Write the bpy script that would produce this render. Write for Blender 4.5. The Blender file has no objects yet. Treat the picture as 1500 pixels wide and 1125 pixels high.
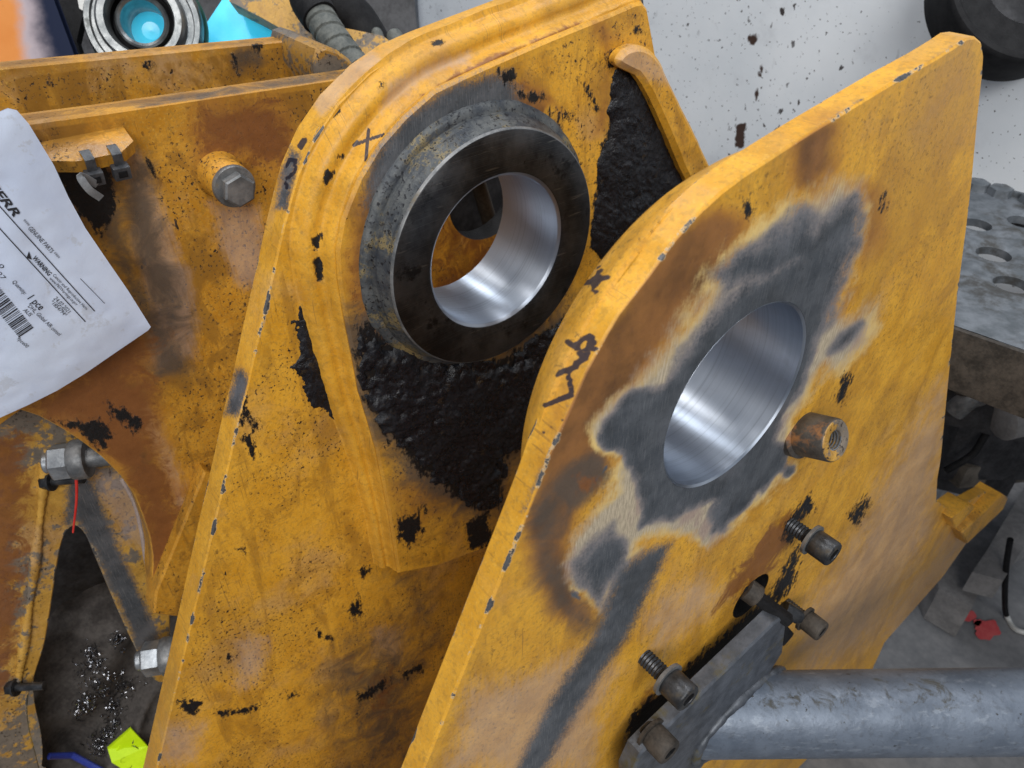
import bpy, bmesh, math, random
import numpy as np
from mathutils import Vector, Matrix, geometry

# ------------------------------------------------------------------ camera, world, lamps, exposure
random.seed(4); RNG = np.random.default_rng(4)
FPX, CX, CY = 1127.0, 750.0, 562.5              # focal length and centre of the 1500 x 1125 photograph, in its pixels
AX = np.array([[0.6173, 0.4761, -0.6263],       # rows: world X (bore axis), Y, Z (up) seen in camera axes (right, down, forward)
               [0.7867, -0.3736, 0.4914],
               [0.0, -0.7961, -0.6052]])
AX = np.array([AX[0]/np.linalg.norm(AX[0]), AX[1]/np.linalg.norm(AX[1]), AX[2]/np.linalg.norm(AX[2])])
CAM = np.array([0.1936, -0.3178, 0.2758])

scn = bpy.context.scene
cam = bpy.data.cameras.new('camera'); camo = bpy.data.objects.new('camera', cam); scn.collection.objects.link(camo)
cam.sensor_width = 36.0; cam.sensor_fit = 'HORIZONTAL'; cam.lens = 36.0 * FPX / 1500.0
cam.clip_start = 0.01; cam.clip_end = 60
rt, dn, fw = AX[:, 0], AX[:, 1], AX[:, 2]
camo.matrix_world = Matrix(((rt[0], -dn[0], -fw[0], CAM[0]), (rt[1], -dn[1], -fw[1], CAM[1]), (rt[2], -dn[2], -fw[2], CAM[2]), (0, 0, 0, 1)))
cam.dof.use_dof = True; cam.dof.focus_distance = 0.53; cam.dof.aperture_fstop = 14.0
scn.camera = camo

world = bpy.data.worlds.new('World'); scn.world = world; world.use_nodes = True
bg = world.node_tree.nodes['Background']; bg.inputs[0].default_value = (0.62, 0.71, 0.86, 1); bg.inputs[1].default_value = 0.31

def area(name, loc, target, sx, sy, power, col):
    l = bpy.data.lights.new(name, 'AREA'); l.shape = 'RECTANGLE'; l.size = sx; l.size_y = sy; l.energy = power; l.color = col
    o = bpy.data.objects.new(name, l); scn.collection.objects.link(o); o.location = loc
    o.rotation_euler = (Vector(target) - Vector(loc)).to_track_quat('-Z', 'Y').to_euler()
    return o
area('ceiling_or_fill_lamp', (-0.5, -1.0, 2.7), (-0.15, 0, -0.1), 2.2, 0.35, 40, (1, 0.97, 0.93))
area('ceiling_or_fill_lamp', (0.2, 1.3, 2.8), (0, 0.1, -0.2), 2.2, 0.35, 33, (0.95, 0.97, 1))
area('ceiling_or_fill_lamp', (1.9, -0.6, 2.4), (0, 0.1, -0.2), 0.35, 2.0, 40, (0.95, 0.98, 1))
area('ceiling_or_fill_lamp', (2.2, -1.9, 1.7), (0, 0.1, -0.2), 1.6, 1.2, 64, (1, 0.98, 0.95))  # added fill lamp on the camera side, brightens the upright faces
area('ceiling_or_fill_lamp', (-1.9, 0.4, 2.6), (-0.2, 0, -0.2), 0.35, 2.0, 26, (0.9, 0.95, 1))

scn.view_settings.view_transform = 'Standard'; scn.view_settings.look = 'None'
scn.view_settings.gamma = 1.0; scn.view_settings.use_curve_mapping = False; scn.view_settings.exposure = 0.0

# ------------------------------------------------------------------ pixel <-> place
def ray(p):
    p = np.atleast_2d(np.asarray(p, float))
    return np.c_[(p[:, 0]-CX)/FPX, (p[:, 1]-CY)/FPX, np.ones(len(p))] @ AX.T
def U(p, X=None, Y=None, Z=None):
    d = ray(p); i, v = (0, X) if X is not None else (1, Y) if Y is not None else (2, Z)
    t = (v - CAM[i]) / d[:, i]
    r = CAM + t[:, None]*d
    return r if np.ndim(p) > 1 else r[0]
def UD(p, depth):
    r = CAM + ray(p)*depth
    return r if np.ndim(p) > 1 else r[0]
def PX(w):
    q = (np.atleast_2d(w) - CAM) @ AX
    return q[:, :2]/q[:, 2:]*FPX + [CX, CY]

# ------------------------------------------------------------------ numpy noise and shapes
def _h(ix, iy, iz, s):
    n = (ix*374761393 + iy*668265263 + iz*2147483647 + s*1274126177) & 0xffffffff
    n = ((n ^ (n >> 13))*1274126177) & 0xffffffff
    return ((n ^ (n >> 16)) & 0xffff)/65535.0
def vnoise(p, seed=0):
    p = np.asarray(p, float)
    if p.shape[1] == 2: p = np.c_[p, np.zeros(len(p))]
    i = np.floor(p).astype(np.int64); f = p-i; f = f*f*(3-2*f); r = 0
    for a in (0, 1):
        for b in (0, 1):
            for c in (0, 1):
                w = (f[:, 0] if a else 1-f[:, 0])*(f[:, 1] if b else 1-f[:, 1])*(f[:, 2] if c else 1-f[:, 2])
                r = r + w*_h(i[:, 0]+a, i[:, 1]+b, i[:, 2]+c, seed)
    return r
def fbm(p, scale, octv=4, seed=0):
    p = np.asarray(p, float)*scale; r = 0; a = .5; t = 0
    for k in range(octv):
        r = r + a*vnoise(p*(2**k)+17.3*k, seed+k); t += a; a *= .5
    return r/t
def inside(p, poly):
    p = np.asarray(p); poly = np.asarray(poly); r = np.zeros(len(p), bool)
    x0, y0 = poly[-1]
    for x1, y1 in poly:
        c = ((y1 > p[:, 1]) != (y0 > p[:, 1]))
        with np.errstate(divide='ignore', invalid='ignore'):
            r ^= c & (p[:, 0] < (x0-x1)*(p[:, 1]-y1)/(y0-y1)+x1)
        x0, y0 = x1, y1
    return r
def segdist(p, poly, closed=True):
    p = np.asarray(p); poly = np.asarray(poly, float); d = np.full(len(p), 1e9)
    n = len(poly)
    for k in range(n if closed else n-1):
        a, b = poly[k], poly[(k+1) % n]; ab = b-a
        t = np.clip(((p-a)@ab)/max(ab@ab, 1e-12), 0, 1)
        d = np.minimum(d, np.hypot(*(p-a-t[:, None]*ab).T))
    return d
def W(px, polys, soft):
    """soft membership (0.5 on the outline) of pixels in a list of polygons"""
    w = np.zeros(len(px))
    for poly in polys:
        lo = np.min(poly, 0)-soft*1.1; hi = np.max(poly, 0)+soft*1.1
        m = np.all((px > lo) & (px < hi), axis=1)
        if not m.any(): continue
        q = px[m]; d = segdist(q, poly); s = np.where(inside(q, poly), d, -d)
        w[m] = np.maximum(w[m], np.clip(.5+.5*s/soft, 0, 1))
    return w
def WL(px, lines, width, soft=1.5):
    w = np.zeros(len(px))
    for ln in lines:
        w = np.maximum(w, np.clip(.5+.5*(width/2-segdist(px, ln, False))/soft, 0, 1))
    return w
def resample(poly, step, closed=True):
    poly = np.asarray(poly, float); out = []
    n = len(poly)
    for k in range(n if closed else n-1):
        a, b = poly[k], poly[(k+1) % n]; m = max(1, int(round(np.linalg.norm(b-a)/step)))
        for j in range(m): out.append(a+(b-a)*j/m)
    if not closed: out.append(poly[-1])
    return np.array(out)
def smooth_poly(poly, it=2, closed=True, keep=()):
    p = np.asarray(poly, float)
    for _ in range(it):
        if closed: q = np.roll(p, -1, 0); p = np.stack([.75*p+.25*q, .25*p+.75*q], 1).reshape(-1, p.shape[1])
        else:
            a, b = p[:-1], p[1:]; m = np.stack([.75*a+.25*b, .25*a+.75*b], 1).reshape(-1, p.shape[1]); p = np.vstack([p[:1], m[1:-1], p[-1:]])
    return p
def area2(p): p = np.asarray(p); q = np.roll(p, -1, 0); return .5*np.sum(p[:, 0]*q[:, 1]-q[:, 0]*p[:, 1])
def offset(poly, d):
    """inset a counter-clockwise polygon by d"""
    p = np.asarray(poly); a = np.roll(p, 1, 0); b = np.roll(p, -1, 0)
    t1 = p-a; t2 = b-p; t1 /= np.linalg.norm(t1, axis=1)[:, None]+1e-12; t2 /= np.linalg.norm(t2, axis=1)[:, None]+1e-12
    n = np.c_[-(t1+t2)[:, 1], (t1+t2)[:, 0]]; ln = np.linalg.norm(n, axis=1)[:, None]
    n = n/(ln+1e-9); c = np.clip(ln/2, .5, 1)
    return p+n*d/c

def circle2(c, r, n=64): a = np.arange(n)*2*np.pi/n; return np.c_[c[0]+r*np.cos(a), c[1]+r*np.sin(a)]
def tess(outline, holes, hfun, hmin):
    """triangulate an outline with holes; hfun(p) is the wanted spacing"""
    lo, hi = outline.min(0), outline.max(0)
    pts = []
    for h, lev in ((hmin, 0), (hmin*2, 1), (hmin*4, 2), (hmin*8, 3)):
        gx = np.arange(lo[0], hi[0], h); gy = np.arange(lo[1], hi[1], h*.866)
        g = np.stack(np.meshgrid(gx, gy), -1); g[1::2, :, 0] += h/2; g = g.reshape(-1, 2)
        want = hfun(g); lv = np.clip(np.round(np.log2(np.maximum(want/hmin, 1))), 0, 3)
        g = g[lv == lev]
        if not len(g): continue
        g = g[inside(g, outline)]
        g = g[segdist(g, outline) > h*.55]
        for H in holes:
            g = g[~inside(g, H)]; g = g[segdist(g, H) > h*.55]
        g = g+(RNG.random(g.shape)-.5)*h*.25
        pts.append(g)
    loops = [outline]+list(holes); V = []; E = []
    for L in loops:
        s = len(V); V += [tuple(q) for q in L]; E += [(s+i, s+(i+1) % len(L)) for i in range(len(L))]
    for g in pts: V += [tuple(q) for q in g]
    r = geometry.delaunay_2d_cdt([Vector(v) for v in V], E, [], 0, 1e-7)
    vs = np.array([tuple(v) for v in r[0]]); fs = np.array([tuple(f) for f in r[2]])
    c = vs[fs].mean(1); k = inside(c, outline)
    for H in holes: k &= ~inside(c, H)
    return vs, fs[k]

# ------------------------------------------------------------------ mesh pieces: every builder returns (verts, faces)
def join(*parts):
    V = []; Fc = []; n = 0
    for v, f in parts:
        V.append(np.asarray(v, float)); Fc += [tuple(int(i)+n for i in q) for q in f]; n += len(v)
    return np.vstack(V), Fc
def frame(d):
    d = np.asarray(d, float); d = d/np.linalg.norm(d); a = np.array([0, 0, 1.]) if abs(d[2]) < .9 else np.array([1., 0, 0])
    u = np.cross(a, d); u /= np.linalg.norm(u); return u, np.cross(d, u), d
def lathe(prof, o=(0, 0, 0), d=(1, 0, 0), n=96, closed=False):
    """prof: (along, radius) pairs"""
    u, v, d = frame(d); a = np.arange(n)*2*np.pi/n; o = np.asarray(o, float); V = []; Fc = []
    for (x, r) in prof: V.append(o+d*x+r*(np.cos(a)[:, None]*u+np.sin(a)[:, None]*v))
    m = len(prof)
    for k in range(m if closed else m-1):
        for i in range(n):
            j = (i+1) % n; k2 = (k+1) % m
            Fc.append((k*n+i, k*n+j, k2*n+j, k2*n+i))
    return np.vstack(V), Fc
def disc_cap(prof_first, n, base): return tuple(range(base, base+n))
def solid(prof, o, d, n=48):
    """lathe closed with end caps"""
    v, f = lathe(prof, o, d, n); m = len(prof)
    f = list(f)+[tuple(range(n-1, -1, -1)), tuple(range((m-1)*n, m*n))]
    return v, f
def hexa(r, x0, x1, o, d, ch=.08, rot=0):
    """hexagon prism with chamfered ends, r across corners / 2"""
    u, v, d = frame(d); a = np.arange(6)*np.pi/3+rot; o = np.asarray(o, float); V = []
    L = x1-x0; c = ch*r
    for x, sc_ in ((x0, .93), (x0+c, 1), (x1-c, 1), (x1, .88)): V.append(o+d*x+sc_*r*(np.cos(a)[:, None]*u+np.sin(a)[:, None]*v))
    f = []
    for k in range(3):
        for i in range(6): j = (i+1) % 6; f.append((k*6+i, k*6+j, k*6+6+j, k*6+6+i))
    f += [(5, 4, 3, 2, 1, 0), tuple(range(18, 24))]
    return np.vstack(V), f
def box(c, ax, s, bev=.002):
    bm = bmesh.new(); bmesh.ops.create_cube(bm, size=1)
    for v in bm.verts: v.co = Vector((v.co.x*s[0], v.co.y*s[1], v.co.z*s[2]))
    if bev: bmesh.ops.bevel(bm, geom=list(bm.edges), offset=bev, segments=2, profile=.7, affect='EDGES')
    V = np.array([tuple(v.co) for v in bm.verts]); bm.verts.index_update(); f = [tuple(v.index for v in q.verts) for q in bm.faces]; bm.free()
    A = np.array([np.asarray(a, float)/np.linalg.norm(a) for a in ax])
    return V@A+np.asarray(c, float), f
def tube(path, rad, n=20, mod=None, cap=True):
    path = np.asarray(path, float); m = len(path); t = np.gradient(path, axis=0); t /= np.linalg.norm(t, axis=1)[:, None]
    u, _, _ = frame(t[0]); V = []; s = np.r_[0, np.cumsum(np.linalg.norm(np.diff(path, axis=0), axis=1))]
    a = np.arange(n)*2*np.pi/n; r0 = np.broadcast_to(rad, (m,))
    for k in range(m):
        u = u-t[k]*(u@t[k]); u /= np.linalg.norm(u); w = np.cross(t[k], u)
        r = r0[k]*np.broadcast_to(1.0 if mod is None else mod(s[k], a), (n,))
        V.append(path[k]+r[:, None]*(np.cos(a)[:, None]*u+np.sin(a)[:, None]*w))
    f = [(k*n+i, k*n+(i+1) % n, (k+1)*n+(i+1) % n, (k+1)*n+i) for k in range(m-1) for i in range(n)]
    if cap: f += [tuple(range(n-1, -1, -1)), tuple(range((m-1)*n, m*n))]
    return np.vstack(V), f
def spline(pts, n=24):
    p = np.asarray(pts, float); p = np.vstack([2*p[0]-p[1], p, 2*p[-1]-p[-2]]); o = []
    for k in range(1, len(p)-2):
        for t in np.linspace(0, 1, n, endpoint=False):
            a, b, c, d = p[k-1:k+3]
            o.append(.5*((2*b)+(-a+c)*t+(2*a-5*b+4*c-d)*t*t+(-a+3*b-3*c+d)*t**3))
    o.append(p[-2]); return np.array(o)
def prism(poly, X0, X1, bev=.0015, step=None):
    """flat piece parallel to the lugs: outline (Y, Z), from X0 (front) back to X1"""
    poly = np.asarray(poly, float)
    if area2(poly) < 0: poly = poly[::-1]
    if step: poly = resample(poly, step)
    n = len(poly); inn = offset(poly, bev); rings = [(inn, X0), (poly, X0-bev), (poly, X1)]
    V = np.vstack([np.c_[np.full(n, x), q] for q, x in rings]); f = []
    for k in range(2):
        for i in range(n): j = (i+1) % n; f.append((k*n+i, k*n+n+i, k*n+n+j, k*n+j))
    f += [tuple(range(n)), tuple(range(3*n-1, 2*n-1, -1))]
    return V, f
def plate(outline, holes, X0, X1, hfun, hmin, bev=.0012, rimseg=6, step=.002):
    """tessellated plate with chamfered edge; returns verts, faces, edge-weight per vertex"""
    out = np.asarray(outline, float)
    if area2(out) < 0: out = out[::-1]
    out = resample(out, step); inn = offset(out, bev)
    v2, f2 = tess(inn, holes, hfun, hmin)
    fv = np.c_[np.full(len(v2), X0), v2]; ew = np.clip(1-segdist(v2, inn)/.006, 0, 1)
    ff = [tuple(t) for t in f2]
    n = len(out); rings = [(inn, X0), (out, X0-bev)]+[(out, X0-bev+(X1-X0+2*bev)*k/rimseg) for k in range(1, rimseg)]+[(out, X1+bev), (offset(out, bev), X1)]
    RV = np.vstack([np.c_[np.full(n, x), q] for q, x in rings]); rf = []
    for k in range(len(rings)-1):
        for i in range(n): j = (i+1) % n; rf.append((k*n+i, k*n+n+i, k*n+n+j, k*n+j))
    rw = np.concatenate([np.full(n, w) for w in [1, 1]+[.25]*(rimseg-1)+[1, 1]])
    bv, bf = tess(offset(out, bev), holes, lambda g: np.full(len(g), .03), .03)
    bb = np.c_[np.full(len(bv), X1), bv]; bf = [tuple(t[::-1]) for t in bf]
    V, Fc = join((fv, ff), (RV, rf), (bb, bf))
    # walls of the holes
    for H in holes:
        Hc = H if area2(H) < 0 else H[::-1]; m = len(Hc)
        hv = np.vstack([np.c_[np.full(m, X0), Hc], np.c_[np.full(m, X1), Hc]])
        hf = [(i, m+i, m+(i+1) % m, (i+1) % m) for i in range(m)]
        V, Fc = join((V, Fc), (hv, hf)); rw = np.r_[rw]
    e = np.zeros(len(V)); e[:len(fv)] = ew; e[len(fv):len(fv)+len(RV)] = rw
    return V, Fc, e

# ------------------------------------------------------------------ objects
COL = scn.collection
def tag(o, label, cat, group=None):
    o['label'] = label; o['category'] = cat
    if group: o['group'] = group
    return o
def thing(name, label, cat, loc, group=None):
    o = bpy.data.objects.new(name, None); o.empty_display_size = .02; COL.objects.link(o); o.location = tuple(loc); return tag(o, label, cat, group)
def obj(name, vf, mat, parent=None, attrs=None, smooth=40, kind=None, label=None):
    V, Fc = vf[0], vf[1]; V = np.asarray(V, float)
    root = parent
    off = np.zeros(3)
    while root is not None: off = off+np.array(root.location); root = root.parent
    if parent is None: off = np.array([*V[:, :2].mean(0), V[:, 2].min()])
    me = bpy.data.meshes.new(name); me.from_pydata((V-off).tolist(), [], [tuple(int(i) for i in f) for f in Fc]); me.update()
    if smooth is not None:
        me.polygons.foreach_set('use_smooth', np.ones(len(me.polygons), bool)); me.set_sharp_from_angle(angle=math.radians(smooth))
    for k, a in (attrs or {}).items():
        at = me.attributes.new(k, 'FLOAT', 'POINT'); at.data.foreach_set('value', np.asarray(a, np.float32))
    me.materials.append(mat)
    o = bpy.data.objects.new(name, me); COL.objects.link(o)
    if parent is not None: o.parent = parent
    else: o.location = tuple(off)
    if kind: o['kind'] = kind
    if label: o['label'] = label
    return o

# ------------------------------------------------------------------ materials
class NT:
    def __init__(s, name):
        s.m = bpy.data.materials.new(name); s.m.use_nodes = True; s.t = s.m.node_tree; s.n = s.t.nodes; s.l = s.t.links
        s.b = s.n['Principled BSDF']; s.tc = s.n.new('ShaderNodeTexCoord'); s.co = s.tc.outputs['Object']
    def put(s, sock, v):
        if hasattr(v, 'is_output'): s.l.new(v, sock)
        elif isinstance(v, (tuple, list)): sock.default_value = (*v, 1) if len(v) == 3 and sock.type == 'RGBA' else v
        else: sock.default_value = v
    def noise(s, scale, detail=4, rough=.55, vec=None, dist=0.0):
        k = s.n.new('ShaderNodeTexNoise'); s.put(k.inputs['Vector'], vec or s.co); k.inputs['Scale'].default_value = scale
        k.inputs['Detail'].default_value = detail; k.inputs['Roughness'].default_value = rough; k.inputs['Distortion'].default_value = dist
        return k.outputs['Fac']
    def vor(s, scale, vec=None, feat='F1'):
        k = s.n.new('ShaderNodeTexVoronoi'); k.feature = feat; s.put(k.inputs['Vector'], vec or s.co); k.inputs['Scale'].default_value = scale; return k.outputs['Distance']
    def map(s, scale=(1, 1, 1), rot=(0, 0, 0), loc=(0, 0, 0)):
        k = s.n.new('ShaderNodeMapping'); s.l.new(s.co, k.inputs[0]); k.inputs['Scale'].default_value = scale; k.inputs['Rotation'].default_value = rot; k.inputs['Location'].default_value = loc; return k.outputs[0]
    def math(s, op, a, b=0.0, clamp=False):
        k = s.n.new('ShaderNodeMath'); k.operation = op; k.use_clamp = clamp; s.put(k.inputs[0], a); s.put(k.inputs[1], b); return k.outputs[0]
    def step(s, v, lo, hi, a=0.0, b=1.0):
        k = s.n.new('ShaderNodeMapRange'); k.interpolation_type = 'SMOOTHSTEP'; s.put(k.inputs[0], v)
        for i, q in enumerate((lo, hi, a, b)): k.inputs[1+i].default_value = q
        return k.outputs[0]
    def mix(s, f, a, b):
        k = s.n.new('ShaderNodeMix'); k.data_type = 'RGBA'; s.put(k.inputs[0], f); s.put(k.inputs[6], a); s.put(k.inputs[7], b); return k.outputs[2]
    def mixf(s, f, a, b):
        k = s.n.new('ShaderNodeMix'); k.data_type = 'FLOAT'; s.put(k.inputs[0], f); s.put(k.inputs[2], a); s.put(k.inputs[3], b); return k.outputs[0]
    def attr(s, name):
        k = s.n.new('ShaderNodeAttribute'); k.attribute_name = name; return k.outputs['Fac']
    def bump(s, h, strength=.3, dist=.001, prev=None):
        k = s.n.new('ShaderNodeBump'); k.inputs['Strength'].default_value = strength; k.inputs['Distance'].default_value = dist; s.put(k.inputs['Height'], h)
        if prev is not None: s.l.new(prev, k.inputs['Normal'])
        return k.outputs[0]
    def out(s, color=None, rough=None, metal=None, normal=None, **kw):
        for nm, v in (('Base Color', color), ('Roughness', rough), ('Metallic', metal), ('Normal', normal)):
            if v is not None: s.put(s.b.inputs[nm], v)
        for k, v in kw.items(): s.put(s.b.inputs[k], v)
        return s.m

def paint(name, c1=(.60, .282, .020), c2=(.73, .37, .032), grime=.35, speck=1.0, worn=.0, oil=.5):
    """machine yellow with chips, dirt, heat marks, ground metal, grease and pen driven by the piece's own masks"""
    s = NT(name)
    big = s.noise(7, 5, .6); mid = s.noise(38, 5, .6); fine = s.noise(260, 4, .6)
    streak = s.noise(1, 4, .6, s.map((60, 60, 420), (.5, 0, 0)))
    c = s.mix(s.step(mid, .3, .7), c1, c2)
    c = s.mix(s.math('MULTIPLY', s.step(big, .48, .72), grime), c, (.21, .105, .022))
    c = s.mix(s.math('MULTIPLY', s.step(s.noise(13, 6, .65, s.map((1, 1, 1), (0, 0, 0), (3, 1, 2))), .52, .7), grime), c, (.42, .26, .13))
    c = s.mix(s.math('MULTIPLY', s.step(streak, .55, .75), .3), c, (.36, .21, .045))
    c = s.mix(s.math('MULTIPLY', s.step(fine, .5, .68), .5), c, (.33, .18, .03))
    c = s.mix(s.math('MULTIPLY', s.step(s.noise(620, 3, .6), .5, .7), .4), c, (.36, .22, .06))
    c = s.mix(s.math('MULTIPLY', s.step(s.noise(520, 3, .6, s.map((1, 1, 1), (0, 0, 0), (5, 2, 1))), .55, .7), .3), c, (.80, .48, .09))
    scr = s.step(s.noise(1, 2, .5, s.map((30, 1100, 26), (.95, 0, 0))), .66, .70); scr2 = s.step(s.noise(1, 2, .5, s.map((30, 700, 20), (-.5, 0, 0))), .68, .72)
    scr = s.math('MULTIPLY', s.math('MAXIMUM', scr, scr2), s.step(s.noise(12, 3), .42, .55)); c = s.mix(s.math('MULTIPLY', scr, .5), c, (.16, .09, .03))
    o1 = s.step(s.noise(8, 9, .66, s.map((1, 1, .55), (.3, 0, 0), (4, 4, 9)), 1.3), .50, .60); o2 = s.step(s.noise(1, 8, .68, s.map((34, 34, 6.5), (.22, 0, 0)), .7), .53, .62)
    o3 = s.step(s.noise(21, 9, .7, s.map((1, 1, 1), (0, 0, 0), (2, 8, 5)), .9), .55, .62)
    oilm = s.math('MULTIPLY', s.math('MAXIMUM', s.math('MAXIMUM', o1, s.math('MULTIPLY', o2, .8)), s.math('MULTIPLY', o3, .8)), s.math('MULTIPLY', s.step(s.attr('edge'), .12, .25, 1.0, .4), oil))
    c = s.mix(oilm, c, s.mix(mid, (.17, .075, .014), (.36, .175, .03)))
    # dark specks in drifts
    sp = s.math('MULTIPLY', s.step(s.noise(330, 5, .68), .575, .61), s.step(s.noise(14, 6, .68), .40, .58))
    sp2 = s.math('MULTIPLY', s.step(s.noise(1, 3, .55, s.map((150, 150, 75), (.7, 0, 0))), .675, .70), s.step(s.noise(22, 3, .6), .5, .62))
    sp = s.math('MULTIPLY', s.math('MULTIPLY', s.math('MAXIMUM', sp, sp2), speck, True), s.step(s.attr('edge'), .12, .25, 1.0, .12))
    if worn:
        wv = s.step(s.math('ADD', s.noise(19, 7, .72), s.math('MULTIPLY', s.noise(120, 4, .6), .25)), .68-worn*.2, .74-worn*.2)
        c = s.mix(wv, c, s.mix(s.noise(90, 3), (.07, .065, .06), (.24, .19, .14)))
    c = s.mix(sp, c, (.028, .018, .012))
    n1 = s.noise(75, 6, .7); n2 = s.noise(420, 3, .6)
    brush = s.noise(1, 4, .65, s.map((300, 900, 130), (.62, 0, 0)))
    def mask(a, amp, soft, nz):
        at = s.attr(a); return s.math('MULTIPLY', s.step(s.math('ADD', at, s.math('MULTIPLY', s.math('SUBTRACT', nz, .5), amp)), .5-soft, .5+soft), s.step(at, .04, .22))
    dust = s.math('MULTIPLY', mask('dust', 1.3, .22, s.math('ADD', s.math('MULTIPLY', s.noise(30, 8, .72, None, .8), .6), s.math('MULTIPLY', s.noise(1, 6, .7, s.map((140, 420, 50), (.62, 0, 0))), .4))), .46)
    c = s.mix(dust, c, s.mix(mid, (.36, .25, .19), (.50, .40, .37)))
    burn = s.math('MULTIPLY', mask('burn', .9, .34, s.noise(34, 9, .7, None, .5)), .93)
    bcol = s.mix(s.step(s.noise(24, 4, .6), .35, .65), (.10, .042, .018), (.24, .10, .032))
    bcol = s.mix(s.step(s.math('ADD', s.attr('burn'), s.math('MULTIPLY', s.math('SUBTRACT', n1, .5), .5)), .5, .95), s.mix(.6, bcol, (.42, .17, .025)), bcol)
    c = s.mix(burn, c, bcol)
    scorch_shade = s.math('MULTIPLY', mask('scorch_shade', 1.2, .28, s.noise(34, 9, .72, None, .8)), .9)
    c = s.mix(scorch_shade, c, s.mix(mid, (.05, .036, .026), (.12, .092, .07)))
    nb = s.math('ADD', s.math('MULTIPLY', n1, .5), s.math('MULTIPLY', brush, .5))
    halo = mask('halo', 1.25, .2, s.math('ADD', s.math('MULTIPLY', n1, .75), s.math('MULTIPLY', brush, .25)))
    hcol = s.mix(s.step(brush, .35, .65), (.33, .27, .19), (.52, .43, .30))
    hcol = s.mix(s.math('MULTIPLY', s.step(s.noise(34, 4), .5, .62), .5), hcol, (.27, .17, .17))
    hcol = s.mix(s.step(s.math('ADD', s.attr('halo'), s.math('MULTIPLY', s.math('SUBTRACT', brush, .5), .5)), .55, .9), s.mix(s.step(s.noise(13, 4, .6, s.map((1, 1, 1), (0, 0, 0), (6, 3, 2))), .44, .60), (.70, .49, .18), s.mix(.5, c, hcol)), hcol)
    hcol = s.mix(s.step(s.attr('bare'), .22, .46), hcol, s.mix(brush, (.15, .13, .13), (.30, .265, .25)))
    c = s.mix(halo, c, hcol)
    bare = mask('bare', 1.5, .22, s.math('ADD', s.math('ADD', s.math('MULTIPLY', s.noise(700, 3, .6), .35), s.math('MULTIPLY', s.noise(170, 4, .65), .25)), s.math('MULTIPLY', nb, .4)))
    mcol = s.mix(s.step(s.noise(46, 5, .6), .3, .7), (.085, .095, .108), (.15, .16, .175))
    grind = s.noise(1, 3, .6, s.map((300, 1500, 70), (.62, 0, 0))); mcol = s.mix(s.math('MULTIPLY', s.step(grind, .52, .7), .6), mcol, (.27, .275, .285)); mcol = s.mix(s.math('MULTIPLY', s.step(s.noise(17, 4, .6), .5, .68), .55), mcol, (.045, .048, .05)); mcol = s.mix(s.math('MULTIPLY', s.step(s.noise(25, 4, .6, s.map((1, 1, 1), (0, 0, 0), (1, 7, 3))), .52, .7), .6), mcol, (.21, .215, .235)); mcol = s.mix(s.math('MULTIPLY', s.step(n2, .58, .7), .45), mcol, (.035, .036, .04))
    c = s.mix(bare, c, mcol)
    rust = mask('rust', 1.5, .14, s.noise(42, 9, .74, None, .8)); c = s.mix(s.math('MULTIPLY', rust, .9), c, s.mix(n1, (.10, .032, .010), (.30, .115, .03)))
    chip = s.step(s.math('ADD', s.math('MULTIPLY', s.attr('edge'), .275), s.math('MULTIPLY', s.noise(46, 6, .66), .8)), .72, .74)
    lip = s.step(s.math('ADD', s.math('MULTIPLY', s.attr('edge'), .275), s.math('MULTIPLY', s.noise(46, 6, .66), .8)), .700, .722); c = s.mix(s.math('MULTIPLY', lip, .75), c, (.52, .40, .24))
    c = s.mix(chip, c, s.mix(n2, (.035, .033, .033), (.14, .14, .145)))
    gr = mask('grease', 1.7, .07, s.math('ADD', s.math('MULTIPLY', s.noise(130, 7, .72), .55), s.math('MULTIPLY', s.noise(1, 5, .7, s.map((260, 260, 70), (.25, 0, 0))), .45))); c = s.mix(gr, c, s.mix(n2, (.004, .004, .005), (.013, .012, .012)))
    ink = mask('ink', .18, .12, n2); c = s.mix(s.math('MULTIPLY', ink, .93), c, (.014, .016, .032))
    metal = s.math('MAXIMUM', s.math('MULTIPLY', bare, .5), s.math('MULTIPLY', chip, .35))
    r = s.mixf(bare, s.mixf(oilm, s.mixf(s.step(mid, .3, .7), .38, .55), .3), s.mixf(brush, .36, .5)); r = s.mixf(burn, r, .55); r = s.mixf(gr, r, .5); r = s.mixf(halo, r, s.mixf(bare, .6, .42))
    hgt = s.math('ADD', s.math('MULTIPLY', s.noise(150, 4, .6), .5), s.math('MULTIPLY', s.noise(700, 2), .12))
    hgt = s.math('SUBTRACT', hgt, s.math('MULTIPLY', chip, .5)); hgt = s.math('ADD', hgt, s.math('MULTIPLY', s.math('MULTIPLY', gr, s.noise(240, 5, .7)), 1.6))
    hgt = s.math('SUBTRACT', hgt, s.math('MULTIPLY', sp, .35)); hgt = s.math('ADD', hgt, s.math('MULTIPLY', s.math('MULTIPLY', halo, brush), .08))
    return s.out(c, r, metal, s.bump(hgt, .55, .0011), **{'Specular IOR Level': .38})

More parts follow.
